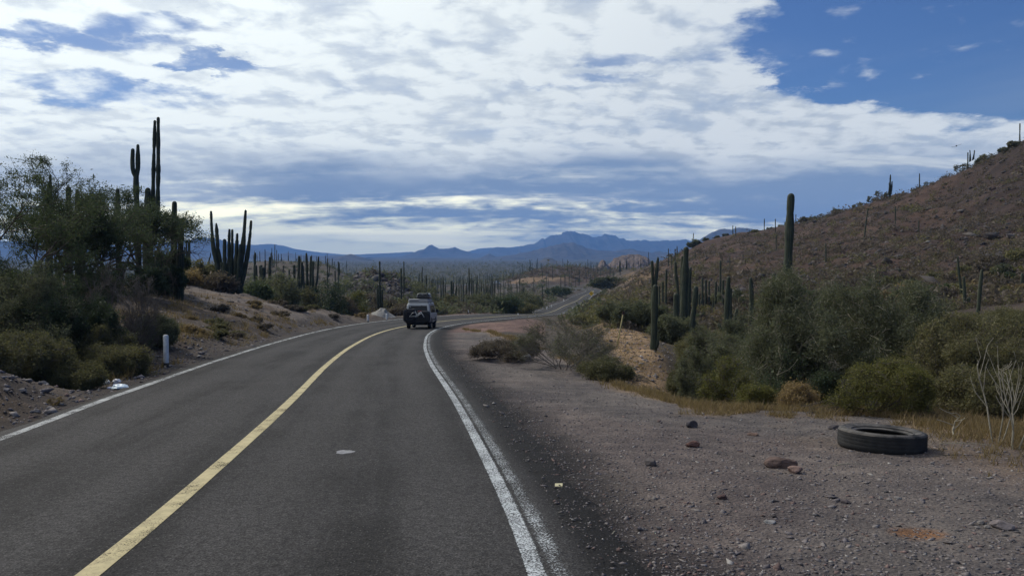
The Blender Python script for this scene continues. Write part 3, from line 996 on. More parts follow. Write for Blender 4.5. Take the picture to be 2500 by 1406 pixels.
def sk_tubes(sk, k=4, rmin=.004):
    P0, P1 = sk[:, 0:3], sk[:, 3:6]
    t = P1 - P0
    t = t / (np.linalg.norm(t, axis=1)[:, None] + 1e-9)
    ref = np.where(np.abs(t[:, 2:3]) < .9, np.array([[0, 0, 1.0]]), np.array([[1.0, 0, 0]]))
    a = np.cross(t, ref)
    a /= np.linalg.norm(a, axis=1)[:, None] + 1e-9
    b = np.cross(t, a)
    n = len(sk)
    V = np.zeros((n, 2 * k, 3))
    for j in range(k):
        c, s_ = math.cos(2 * math.pi * j / k), math.sin(2 * math.pi * j / k)
        V[:, j] = P0 + (a * c + b * s_) * np.maximum(sk[:, 6:7], rmin)
        V[:, k + j] = P1 + (a * c + b * s_) * np.maximum(sk[:, 7:8], rmin)
    base = (np.arange(n) * 2 * k)[:, None]
    Fs = np.concatenate([base + np.array([[j, (j + 1) % k, k + (j + 1) % k, k + j]]) for j in range(k)])
    return V.reshape(-1, 3), Fs


def sk_leaves(sk, rs, per, size, levmin, scatter=.06, long=1.6, zmin=-1.0):
    s = sk[(sk[:, 8] >= levmin) & (sk[:, 5] > zmin)]
    m = int(len(s) * per)
    if m == 0:
        return np.zeros((0, 3)), np.zeros((0, 4), int)
    i = rs.integers(0, len(s), m)
    t = rs.random((m, 1))
    c = s[i, 0:3] * (1 - t) + s[i, 3:6] * t + rs.normal(0, scatter, (m, 3))
    a = rs.normal(0, 1, (m, 3))
    a /= np.linalg.norm(a, axis=1)[:, None]
    b = np.cross(a, rs.normal(0, 1, (m, 3)))
    b /= np.linalg.norm(b, axis=1)[:, None] + 1e-9
    sz = size * np.exp(rs.normal(0, .35, (m, 1)))
    V = np.stack([c - a * sz * long * .5, c + b * sz * .32, c + a * sz * long * .5, c - b * sz * .32], 1).reshape(-1, 3)
    V[:, 2] = np.maximum(V[:, 2], -.1)
    return V, (np.arange(m) * 4)[:, None] + np.array([[0, 1, 2, 3]])


def plant_parts(seed, w, h, w2=None, leaf=.05, per=3.0, levmin=None, scatter=.06, k=4, rmin=.004, long=1.6, leaf_from=-1.0, flat=False, **kw):
    rng, rs = random.Random(seed), np.random.default_rng(seed)
    sk = fit(grow(rng, **kw), w, h, w2, flat)
    lv = kw.get('levels', 3)
    return sk_tubes(sk, k, rmin), sk_leaves(sk, rs, per, leaf, levmin if levmin is not None else lv, scatter, long, leaf_from * h)


def plant(name, label, cat, loc, seed, w, h, wood, leaves, rz=0.0, group=None, wname='stems', lname='foliage', **kw):
    (tv, tf), (lv, lf) = plant_parts(seed, w, h, **kw)
    t = thing(name, label, cat, loc, rz, group)
    link(wname, arr_mesh(wname, tv, tf, True), wood, t)
    if len(lf):
        link(lname, arr_mesh(lname, lv, lf), leaves, t)
    return t


def plant_mesh(name, seed, w, h, wood, leaves, **kw):
    (tv, tf), (lv, lf) = plant_parts(seed, w, h, **kw)
    V = np.concatenate([tv, lv])
    FQ = np.concatenate([tf, lf + len(tv)])
    me = arr_mesh(name, V, FQ, False, None, np.concatenate([np.zeros(len(tf)), np.ones(len(lf))]))
    me.materials.append(wood)
    me.materials.append(leaves)
    return me


def column(path, radii, ribs=11, depth=.24, seed=0, per=2, tipn=4):
    """one ribbed cactus column along path (list of points), with a rounded tip"""
    P = np.array(path, float)
    rs = np.random.default_rng(seed)
    L = np.concatenate([[0], np.cumsum(np.linalg.norm(np.diff(P, axis=0), axis=1))])
    n = max(6, int(L[-1] / .22))
    s = np.linspace(0, L[-1], n)
    C = np.stack([np.interp(s, L, P[:, k]) for k in range(3)], 1)
    r = np.interp(s, L, radii)
    r = r * (1 + .09 * np.sin(s * rs.uniform(2.2, 3.4) + rs.uniform(0, 6)) + rs.normal(0, .045, n))
    if n > 12:
        for _ in range(int(L[-1] / 2.5)):                       # growth-ring pinches
            k = rs.integers(4, n - 3)
            r[k] *= .86
    T = np.gradient(C, axis=0)
    T /= np.linalg.norm(T, axis=1)[:, None]
    # tip
    tip = [(math.sin(a), math.cos(a)) for a in np.linspace(0, math.pi / 2, tipn + 2)[1:]]
    C = np.concatenate([C] + [[C[-1] + T[-1] * r[n - 1] * 1.15 * t[0]] for t in tip])
    r = np.concatenate([r, [max(r[n - 1] * t[1], .002) for t in tip]])
    T = np.concatenate([T] + [[T[-1]]] * len(tip))
    m = ribs * per
    a = np.cross(T, np.array([[0.0, 1.0, 0.001]]))
    a /= np.linalg.norm(a, axis=1)[:, None]
    b = np.cross(T, a)
    th = np.arange(m) / m * 2 * math.pi
    prof = 1 - depth * (np.arange(m) % per > 0)
    V = C[:, None, :] + (a[:, None, :] * np.cos(th)[None, :, None] + b[:, None, :] * np.sin(th)[None, :, None]) * (r[:, None] * prof[None, :])[:, :, None]
    N = len(C)
    i0 = (np.arange(N - 1)[:, None] * m + np.arange(m)[None, :])
    i1 = (np.arange(N - 1)[:, None] * m + (np.arange(m)[None, :] + 1) % m)
    FQ = np.stack([i0, i1, i1 + m, i0 + m], 2).reshape(-1, 4)
    rib = np.tile((np.arange(m) % per == 0).astype(float), N)
    return V.reshape(-1, 3), FQ, rib


def col_mesh(name, cols, **kw):
    vs, fs, rb, o = [], [], [], 0
    for k, (p, r) in enumerate(cols):
        v, f, ri = column(p, r, seed=kw.get('seed', 0) + k * 7, **{a: b for a, b in kw.items() if a != 'seed'})
        vs.append(v); fs.append(f + o); rb.append(ri)
        o += len(v)
    me = arr_mesh(name, np.concatenate(vs), np.concatenate(fs), False)
    rb = np.concatenate(rb)
    set_col(me, 'rib', np.stack([rb] * 3, 1))
    return me


def cactus_px(label, d, stems, group=None, seed=0, ribs=11, name='cactus', base=None):
    """a cactus at depth d; each stem is [(px, py, half width px), ...] from its foot to its tip in photo pixels"""
    k = d / F
    first = stems[0][0]
    o = spot(base[0] if base else first[0], base[1] if base else first[1], d)
    root = thing(name, label, 'cactus', o, 0, group) if len(stems) > 1 else None
    for n_, st in enumerate(stems):
        pts, rad = [], []
        yoff = ((n_ * 37 + seed * 13) % 11 - 5) / 5.0 * k * 9 if n_ else 0.0
        for j, (px, py, hw) in enumerate(st):
            p = pt(px, py, d) - o
            p.y += yoff * min(1.0, j / 1.0)
            pts.append(p)
            rad.append(hw * k)
        if n_ == 0 or st[0][1] > 5000:
            pts[0].z = -.25
            pts[0].y = 0
        me = col_mesh('trunk' if n_ == 0 else 'arm', [(pts, rad)], ribs=ribs, seed=seed + n_)
        if root is None:
            ob = link(name, me, M_CAC)
            ob.location = o
            tag(ob, label, 'cactus', group)
            return ob
        link('trunk' if n_ == 0 else 'arm', me, M_CAC, root)
    return root



# ------------------------------------------------------------------ cacti named one by one
CL = 'tall cardon cacti among the shrubs'
# left: behind the mesquites
cactus_px('tallest cardon cactus on the left, twin straight arms high above the mesquites', 53,
          [[(360, 690, 13), (361, 560, 11), (361, 480, 8), (361, 466, 7)],
           [(366, 600, 6), (369, 520, 5.2), (370.5, 420, 4.6), (374, 296, 3.7)],
           [(374, 600, 6.5), (386, 520, 5.6), (388, 420, 5.2), (388, 291, 4.0)]], CL, 3)
cactus_px('forked cardon cactus with a short two pronged top beside the tallest one', 51,
          [[(340, 690, 8), (336, 560, 7), (332, 440, 6.5), (333, 425, 6.5)],
           [(332, 432, 6), (326, 418, 5), (325, 395, 5.5), (326, 368, 4)],
           [(333, 430, 6), (335, 415, 5), (335, 395, 5.5), (335, 356, 4)]], CL, 5)
for lab, d, st in [
    ('slender cactus with a thin tip rising above the leftmost mesquite crown', 40, [[(120, 690, 8), (120, 520, 7), (121, 452, 6.5), (123, 448, 3.6), (123, 430, 3.2)]]),
    ('straight cactus poking out of the mesquite crown left of the forked cardon', 43, [[(290, 690, 6), (288, 560, 5.5), (287, 466, 4.5)]]),
    ('cactus column half hidden inside the mesquite crown', 41, [[(170, 690, 8), (168, 560, 7), (167, 462, 5.5)]]),
    ('slim cactus column hidden inside the left mesquite crown', 41.5, [[(190, 690, 7), (190, 560, 6), (189, 470, 5)]]),
    ('thick cactus at the right end of the mesquite thicket', 50, [[(424, 700, 9), (425, 600, 8), (426, 498, 6.5)]]),
    ('cactus standing right of the mesquite thicket, slightly shorter than its neighbour', 48, [[(437, 700, 10), (441, 600, 8), (444, 538, 6)]]),
]:
    cactus_px(lab, d, st, CL, len(lab))
for px, top, d in ((455, 588, 92), (460, 592, 95), (463, 586, 90), (451, 602, 98), (448, 610, 100), (457, 612, 96)):
    cactus_px('thin cactus in the small row right of the mesquite thicket', d, [[(px, 680, 2.2), (px, top + 3, 1.8)]], 'row of thin cacti right of the thicket', px, 8)
cactus_px('small crooked cactus with a kinked tip left of the candelabra cactus', 88,
          [[(509, 690, 2.0), (510, 640, 2.0), (511, 632, 1.6), (514, 626, 1.6), (514, 618, 1.2)]], CL, 8, 8)
# the candelabra
cactus_px('big candelabra cactus with a dozen upright arms beyond the dirt pull-off', 62,
          [[(563, 716, 12), (562, 690, 10), (560, 650, 6), (559, 600, 4.2), (560, 562, 2.8)],
           [(548, 712, 6), (534, 668, 6), (521, 600, 5), (517, 550, 3.6), (516, 518, 2.8)],
           [(550, 712, 6), (539, 664, 6), (530, 610, 5), (527, 560, 4), (526, 547, 2.2)],
           [(556, 714, 6), (551, 670, 6), (551, 620, 5), (551, 588, 4)],
           [(566, 714, 5), (565, 650, 5), (567, 600, 3.6), (567, 563, 3)],
           [(572, 714, 7), (572, 660, 6), (575, 610, 5), (576, 590, 4)],
           [(574, 712, 5), (577, 650, 4.5), (580, 610, 3.6), (581, 573, 2.8)],
           [(578, 714, 8), (585, 660, 7.5), (592, 610, 6.5), (596, 560, 4.5), (599, 516, 2.8)],
           [(584, 714, 6), (595, 660, 6), (603, 610, 5), (608, 570, 3.8), (610, 541, 3)],
           [(545, 712, 5), (542, 680, 5), (543, 644, 4)],
           [(588, 716, 5), (590, 690, 4.6), (590, 668, 4)],
           [(582, 716, 6), (584, 690, 5.5), (587, 640, 5), (590, 600, 3.8)]], None, 11, 10)
# middle left
ML = 'cacti in the valley left of the van'
for k, (d, st) in enumerate([
    (98, [[(622, 690, 3.6), (622, 640, 3.4), (623, 619, 2.6)], [(627, 690, 3), (628, 650, 2.8)]]),
    (104, [[(637, 690, 5), (637, 652, 4.6)], [(642, 690, 5), (643, 656, 4)], [(646, 690, 2.6), (647, 637, 2)]]),
    (100, [[(657, 690, 3.6), (658, 650, 3.4), (659, 630, 2.8)]]),
    (92, [[(720, 740, 4), (719, 690, 3.6), (718, 650, 3)], [(724, 738, 4), (728, 690, 3.8), (730, 628, 3.2)], [(726, 738, 4), (734, 690, 3.6), (735, 642, 2.8)]]),
    (96, [[(752, 738, 4.5), (750, 690, 4), (748, 620, 2.6)], [(756, 738, 4), (757, 690, 3.6), (758, 628, 2.6)], [(760, 738, 4), (765, 690, 3.6), (766, 640, 2.4)], [(748, 738, 4), (741, 690, 3.6), (739, 650, 2.6)], [(764, 738, 3), (773, 680, 2.6), (776, 628, 2)]]),
    (150, [[(800, 676, 1.8), (799, 632, 1.4)], [(802, 676, 1.6), (803, 650, 1.3)]]),
    (140, [[(818, 690, 1.8), (818, 662, 1.6)]]),
    (160, [[(826, 672, 1.6), (826, 640, 1.3)], [(829, 672, 1.6), (829, 643, 1.2)]]),
    (170, [[(691, 665, 1.5), (692, 650, 1.3)]]),
    (105, [[(928, 752, 3), (927, 700, 2.8), (927, 640, 2.2)], [(922, 752, 2.5), (921, 706, 2.2)], [(933, 752, 2.5), (934, 708, 2.2)]]),
    (125, [[(980, 700, 2.2), (979, 657, 1.9)]]),
    (150, [[(985, 680, 1.8), (986, 640, 1.4)]]),
    (120, [[(705, 700, 2.4), (706, 660, 2)]]),
]):
    cactus_px(['short bare cactus pair near the tan ridge, left of the van', 'stubby cactus clump with one thin tall stem left of the van', 'lone straight cactus right of the stubby clump',
               'three armed cactus in the valley behind the pull-off', 'five armed cactus cluster in the valley behind the pull-off', 'thin cactus pair on the brown ridge skyline',
               'short thin cactus on the brown ridge slope', 'distant pair of thin cacti on the ridge left of the stony knoll', 'tiny far cactus below the ridge',
               'dark cactus trio above the pale sand heap', 'cactus at the right foot of the stony knoll', 'thin cactus on the far side of the stony knoll',
               'cactus left of the three armed one in the valley'][k], d, st, ML, 20 + k, 8)
# valley right of the van
VC = 'cacti standing in the valley beyond the road'
for k, (px, top, bot, hw, d) in enumerate([
    (1031, 652, 697, 1.9, 150), (1040, 672, 698, 2.2, 150), (1055, 680, 703, 1.5, 150), (1077, 679, 717, 1.9, 135), (1082, 677, 718, 1.8, 138), (1102, 688, 740, 3.0, 118), (1107, 690, 738, 2.4, 121),
    (1131, 692, 720, 1.6, 140), (1145, 656, 722, 2.0, 142), (1139, 690, 722, 1.8, 140), (1150, 680, 722, 1.5, 145), (1155, 684, 722, 1.6, 140), (1165, 674, 724, 1.7, 138), (1163, 692, 724, 1.8, 136),
    (1169, 694, 724, 1.8, 136), (1176, 688, 735, 1.8, 128), (1186, 683, 744, 1.9, 120), (1193, 693, 728, 1.6, 130), (1190, 695, 728, 1.5, 132), (1203, 680, 722, 1.7, 138), (1207, 690, 722, 1.4, 138),
    (1222, 692, 712, 1.2, 170), (1230, 690, 714, 1.0, 172), (1240, 690, 712, 1.2, 175), (1246, 686, 710, 1.2, 180), (1249, 694, 710, 1.0, 180), (1262, 692, 716, 1.1, 165), (1270, 680, 719, 1.3, 160),
    (1274, 692, 718, 1.2, 162), (1277, 694, 716, 1.2, 163), (1280, 700, 716, 1.0, 165), (1294, 636, 662, 1.3, 505), (1293, 652, 662, 2.0, 500), (1322, 642, 660, .8, 490), (1324, 700, 722, 1.4, 190), (1347, 702, 716, 1.0, 230), (1352, 700, 716, 1.1, 232),
    (1120, 694, 722, 1.6, 138), (1127, 696, 722, 1.3, 139), (1088, 692, 716, 1.6, 142), (1063, 690, 712, 1.4, 150), (1181, 694, 730, 2.0, 131), (1197, 700, 728, 1.8, 131)]):
    if k in (5,):
        cactus_px('thickest cactus of the valley stand, a leaning one beside it', d, [[(px, bot, hw), (px, top, hw * .8)]], VC, 50 + k, 8)
    else:
        cactus_px('upright cactus in the dense stand beyond the road' if px < 1215 else 'thin dark cactus below the far curve of the road' if d < 300 else 'thin cactus on the crest of the far hill',
                  d, [[(px, bot, hw * .85), (px + (.6 if k % 3 else -.8), (top + bot) / 2, hw * .9), (px, top, hw * .6)]], VC, 50 + k, 7)
cactus_px('cactus leaning right beside the thickest one of the valley stand', 119, [[(1109, 740, 2.4), (1112, 720, 2.4), (1115, 700, 1.9)]], VC, 99, 8)
# right side
RS = 'cacti between the road and the right hill'
for k, (lab, d, st) in enumerate([
    ('cardon cactus with a woody notched foot beside the tan berm', 34, [[(1596, 858, 9), (1596, 835, 8), (1597, 800, 8.5), (1598, 745, 8.5), (1600, 702, 7)], [(1596, 850, 3), (1602, 846, 4), (1604, 838, 4.2), (1604, 833, 4)]]),
    ('pair of tall thin cacti behind the cardon on the berm', 52, [[(1594, 770, 5), (1594, 700, 4.5), (1592, 640, 3.2)], [(1597, 740, 5), (1601, 680, 4.5), (1606, 632, 3.4)]]),
    ('tallest of the cacti in the wash, straight thick column', 46, [[(1669, 815, 8.5), (1670, 740, 9), (1673, 660, 8.5), (1675, 610, 6.6)]]),
    ('slender cactus just behind the tall straight one', 50, [[(1680, 790, 6), (1681, 720, 6), (1684, 660, 5), (1686, 655, 3)], [(1664, 780, 4), (1665, 690, 4), (1667, 628, 3)]]),
    ('cactus leaning right at the edge of the grey green shrubs', 41, [[(1682, 818, 6.5), (1690, 785, 7), (1696, 745, 7), (1699, 705, 6)]]),
    ('short thick cactus with a tuft at its foot in front of the tall column', 44, [[(1653, 800, 4.5), (1651, 770, 7.5), (1650, 740, 7.5), (1650, 723, 6.4)]]),
    ('bent thin cactus left of the tall straight column', 58, [[(1659, 760, 4.5), (1655, 710, 4.2), (1650, 670, 4), (1649, 642, 3)]]),
    ('cactus with one low arm curving up on its left side', 39, [[(1771, 828, 6.5), (1773, 780, 6.5), (1776, 730, 6.5), (1779, 680, 5)], [(1770, 808, 4), (1764, 806, 4.4), (1758, 800, 4.4), (1755, 793, 3.8)]]),
    ('cactus column standing close behind the one with a low arm', 43, [[(1782, 795, 5.5), (1782, 750, 5), (1784, 708, 4)]]),
    ('knobbly cactus left of the big palo verde', 47, [[(1835, 780, 6.5), (1835, 730, 5.5), (1833, 682, 4.6)], [(1836, 740, 4), (1838, 715, 4), (1838, 700, 3.6)]]),
    ('stub of a cactus showing above the palo verde crown', 60, [[(1887, 720, 5), (1889, 672, 4.2)]]),
    ('massive single cardon column rising behind the big palo verde', 48, [[(1919, 760, 10.5), (1921, 690, 10), (1926, 600, 10.5), (1929, 520, 9.6), (1931, 482, 8)]]),
    ('low cactus stump among the grey green shrubs', 45, [[(1812, 812, 4.5), (1811, 776, 4.2)]]),
    ('slanting cactus stump beside a bleached branch', 46, [[(1791, 790, 4.5), (1796, 770, 4.5), (1799, 757, 3.6)]]),
]):
    cactus_px(lab, d, st, RS, 120 + k, 12 if d < 50 else 9)
for px, top, bot, hw, d in ((1715, 680, 762, 3.2, 66), (1723, 686, 762, 3.2, 67), (1731, 688, 758, 2.8, 69), (1748, 690, 745, 3.2, 68), (1759, 638, 700, 2.6, 84), (1765, 686, 762, 3.4, 63), (1741, 735, 760, 2.6, 62), (1754, 700, 740, 2.6, 74),
                            (1707, 720, 758, 2.6, 66), (1712, 735, 760, 2.4, 64), (1627, 660, 745, 3.0, 66), (1618, 690, 745, 3.0, 62), (1610, 700, 742, 2.6, 60)):
    cactus_px('slim cactus in the grove at the foot of the right hill', d, [[(px - 2 if px in (1748, 1627) else px, bot, hw), (px, top, hw * .8)]], 'grove of slim cacti at the foot of the hill', px, 9)
HP = 'pole like cacti on the right hill'
for px, top, bot, hw, d in ((1606, 628, 660, 1.6, 160), (1632, 608, 642, 1.3, 210), (1640, 624, 645, 1.2, 200), (1648, 609, 640, 1.3, 205), (1653, 602, 630, 1.3, 215), (1693, 570, 596, 1.1, 255), (1690, 583, 597, .9, 256),
                            (1697, 614, 646, 1.1, 190), (1789, 552, 577, 1.3, 236), (1796, 554, 592, 1.3, 222), (1799, 575, 592, 1.0, 224), (1829, 562, 575, 1.1, 238), (1866, 535, 561, 1.3, 236), (1893, 536, 578, 1.3, 212),
                            (1895, 575, 625, 1.4, 140), (1943, 525, 548, 1.3, 226), (1814, 620, 640, 1.1, 150), (1782, 625, 650, 1.2, 135), (2016, 595, 657, 1.9, 106), (2186, 505, 557, 1.6, 136), (2243, 540, 577, 1.5, 122),
                            (2245, 425, 448, 1.6, 183), (2490, 303, 332, 1.6, 156), (2195, 658, 690, 1.8, 78), (2147, 625, 645, 1.2, 92)):
    cactus_px('pole like cactus standing on the skyline of the right hill' if bot < 600 and top < 570 else 'pole like cactus on the slope of the right hill', d, [[(px, bot, hw), (px, top, hw * .85)]], HP, px, 7)
cactus_px('tilted pole cactus high on the right hill', 128, [[(2109, 592, 1.9), (2114, 545, 1.7), (2119, 510, 1.4)]], HP, 3, 7)
cactus_px('small candelabra cactus on the hill skyline', 188, [[(2172, 480, 3.2), (2173, 450, 2.4), (2174, 428, 1.5)], [(2170, 476, 2.2), (2168, 462, 2), (2168, 449, 1.6)], [(2174, 476, 2.2), (2177, 462, 2), (2178, 444, 1.4)]], HP, 4, 8)
cactus_px('bristling cactus cluster near the top of the hill skyline', 167, [[(2363, 398, 1.6), (2363, 374, 1.4)], [(2367, 396, 1.4), (2368, 378, 1.2)], [(2370, 394, 1.4), (2372, 367, 1.2)], [(2374, 392, 1.4), (2376, 372, 1.2)], [(2377, 390, 1.4), (2380, 368, 1.2)]], HP, 6, 7)
for lab, d, st in [
    ('curved bare cactus stem right of the palo verde', 52, [[(2349, 722, 3.5), (2344, 690, 3), (2340, 655, 2.6), (2338, 628, 2.2)]]),
    ('grey ribbed cactus pair above the tan track', 47, [[(2356, 775, 4), (2355, 720, 3.8), (2353, 678, 3)], [(2366, 775, 4.5), (2365, 730, 4)]]),
    ('tall leaning cactus near the right edge', 38, [[(2384, 850, 5), (2388, 760, 5), (2393, 700, 4.4), (2397, 662, 3.6)]]),
    ('cactus cut by the right edge of the view', 55, [[(2494, 740, 4), (2496, 670, 3.4)]]),
    ('short cactus post left of the tan track', 42, [[(2281, 800, 3.6), (2281, 760, 3.4)]]),
]:
    cactus_px(lab, d, st, RS, len(lab) + 7, 10)

# ------------------------------------------------------------------ trees and shrubs named one by one
MES = dict(stems=4, levels=4, L=2.0, split=6, ang=.62, ratio=.60, wig=.20, up=.07, lean=.62, seg=4, r0=.085)
TR = 'mesquite trees on the left bank'


def at_px(px, d, py=700):
    return spot(px, py, d)


def size(px0, px1, d):
    return (px1 - px0) * d / F


def top_h(px, py, d):
    p = spot(px, py, d)
    return zat(d, py) - p.z


def tree(label, px, d, x0, x1, ytop, seed, wood, leafm, cat='tree', name='mesquite_tree', group=None, sink=0.0, **kw):
    o = at_px(px, d)
    o.z -= sink
    if zat(d, ytop) - o.z < .18: ytop = 620 - (o.z + .18 - EYE) * F / d
    isb = 'shrub' in name or 'bush' in name or 'weed' in name
    return plant(name, label, cat, o, seed, size(x0, x1, d), zat(d, ytop) - o.z, wood, leafm, 0, group,
                 'stems' if isb else 'trunk', 'foliage' if isb else 'crown', **kw)


tree('tall dark mesquite at the left edge with feathery crown', 70, 26, -130, 290, 445, 201, B_BRK, L_DARK, group=TR, leaf_from=.50, flat=.7, leaf=.030, per=24, scatter=.08, long=2.2, **MES)
tree('dark mesquite with the highest crown tuft, left of the forked cardon', 175, 28, 50, 345, 436, 202, B_BRK, L_DARK, group=TR, leaf_from=.52, flat=.7, leaf=.030, per=24, scatter=.08, long=2.2, **MES)
tree('umbrella shaped mesquite reaching right around the tallest cardon', 372, 47, 250, 492, 488, 203, B_BRK, L_DARK, group=TR, leaf_from=.58, flat=.6, leaf=.045, per=26, scatter=.12, long=2.2, **{**MES, 'lean': .95, 'up': .0})
tree('shaggy mesquite filling the thicket between the two dark trees', 285, 43, 170, 420, 505, 204, B_BRK, L_DARK, group=TR, leaf_from=.55, flat=.65, leaf=.055, per=12, scatter=.11, long=2.2, **MES)
tree('dense mesquite at the right end of the thicket', 405, 50, 350, 440, 610, 205, B_BRK, L_DARK, group=TR, leaf=.06, per=13, scatter=.1, long=2.2, **MES)
SHR = dict(stems=9, levels=3, L=1.0, split=7, ang=.5, ratio=.55, wig=.18, up=.05, lean=.75, seg=4, r0=.022, first=.2)
SH4 = dict(stems=9, levels=4, L=1.0, split=5, ang=.48, ratio=.58, wig=.19, up=.05, lean=.75, seg=4, r0=.02, first=.2)
LT = 'shrubs under the left mesquites'
for lab, px, d, x0, x1, yt, sd_, lf, wd, sz, per in [
    ('dark shrub spilling down into the roadside gully', 150, 21, 40, 260, 700, 211, L_DARK, B_BRK, .05, 13),
    ('low grey green shrub at the left edge below the mesquite', 20, 20, -150, 150, 655, 212, L_GREY, B_BRK, .05, 13),
    ('shrub under the umbrella mesquite, dark and dense', 330, 42, 250, 410, 640, 213, L_DARK, B_BRK, .07, 10),
    ('dark shrub at the foot of the tallest cardon', 405, 48, 360, 455, 645, 214, L_DARK, B_BRK, .07, 10),
    ('olive shrub behind the stony bank at the left edge', 30, 17, -110, 120, 815, 215, L_OLV, B_GRY, .04, 12),
    ('broad dark shrub above the gully, left of the pull-off', 80, 24, -80, 250, 620, 216, L_DARK, B_BRK, .06, 15),
    ('greenish weed bush beside the litter', 185, 17.2, 130, 235, 895, 217, L_OLV, B_GRY, .035, 11),
    ('dry olive bush on the slope behind the white post', 280, 19.8, 215, 345, 845, 218, L_OLV, B_GRY, .04, 10),
    ('small dark round bush on the tan slope', 380, 27, 325, 430, 772, 219, L_GREY, B_BRK, .045, 12),
    ('olive bush at the right edge of the gully', 250, 20.8, 190, 315, 800, 220, L_OLV, B_GRY, .045, 9),
    ('leaning bare grey brush beneath the thicket', 290, 23.5, 200, 385, 655, 221, L_BRN, B_GRY, .03, 2.5),
]:
    tree(lab, px, d, x0, x1, yt, sd_, wd, lf, 'shrub', 'desert_shrub', LT, leaf=sz * (.55 if d < 32 else .8), per=per * (.9 if d < 32 else 1.3),
         scatter=min(.06, .10 * size(x0, x1, d)), **(SH4 if d < 32 else SHR))
o = hit(135, 990)
plant('grass_tuft', 'small dry tan grass tuft on the dark bank near the left road edge', 'grass tuft', o, 222, .26, .13, L_DRY, L_DRY, 0, None, 'stalks', 'blades', leaf=.03, per=.8, scatter=.015, long=3.0, k=3, rmin=.0015,
      stems=70, levels=1, L=.3, split=1, ang=.3, ratio=.5, wig=.10, up=.0, lean=.75, seg=3, r0=.003, first=.9)
rs_ = np.random.default_rng(31)
# middle distance left
MD = 'shrubs beyond the dirt pull-off'
for lab, px, d, x0, x1, yt, sd_, lf in [
    ('grey green bush left of the candelabra cactus', 490, 66, 430, 545, 640, 231, L_OLV),
    ('yellowish low bush on the crest of the dirt mound', 445, 60, 400, 490, 672, 232, L_DRY),
    ('dense green bush at the foot of the three armed cactus', 668, 80, 610, 730, 672, 233, L_GREY),
    ('dark bush right of the candelabra cactus foot', 625, 74, 595, 660, 690, 234, L_DARK),
    ('low brown bush hiding the candelabra foot', 535, 60, 500, 560, 690, 235, L_BRN),
    ('broad dark green bush behind the pull-off', 790, 95, 735, 850, 690, 236, L_DARK),
    ('yellow green bush behind the bank', 872, 102, 835, 915, 705, 237, L_YEL),
    ('grey green bush between the bank and the knoll', 730, 92, 695, 770, 700, 238, L_OLV),
    ('grey bush above the sand heap', 930, 112, 890, 975, 712, 239, L_BRN),
    ('broad olive bush directly behind the van roof', 1030, 120, 985, 1085, 690, 240, L_GREY),
    ('olive bush right of the van', 1090, 116, 1055, 1130, 725, 241, L_OLV),
    ('dark green bush beyond the road dip', 1165, 118, 1125, 1215, 715, 242, L_GREY),
    ('round green bush beyond the road curve', 1225, 122, 1180, 1270, 722, 243, L_DARK),
    ('large green bush left of the climbing road', 1285, 146, 1245, 1322, 715, 244, L_GREY),
    ('dark round bush beside the upper road curve', 1365, 255, 1335, 1395, 700, 245, L_DARK),
    ('brown scrub bush by the road dip', 1130, 110, 1100, 1165, 742, 246, L_BRN),
    ('olive scrub bush by the road curve', 1260, 128, 1215, 1300, 738, 247, L_OLV),
    ('bush overlapping the left post row', 960, 108, 925, 1000, 735, 248, L_OLV),
    ('olive bush at the roadside cut above the sand heap', 840, 98, 800, 880, 728, 249, L_BRN),
]:
    o = at_px(px, d)
    plant('desert_shrub', lab, 'shrub', o, sd_, size(x0, x1, d), max(1.0, zat(d, yt) - o.z), B_BRK, lf, 0, MD, leaf=.13, per=7.5, scatter=.2, k=3, rmin=.008, **{**SHR, 'stems': 8, 'split': 6})
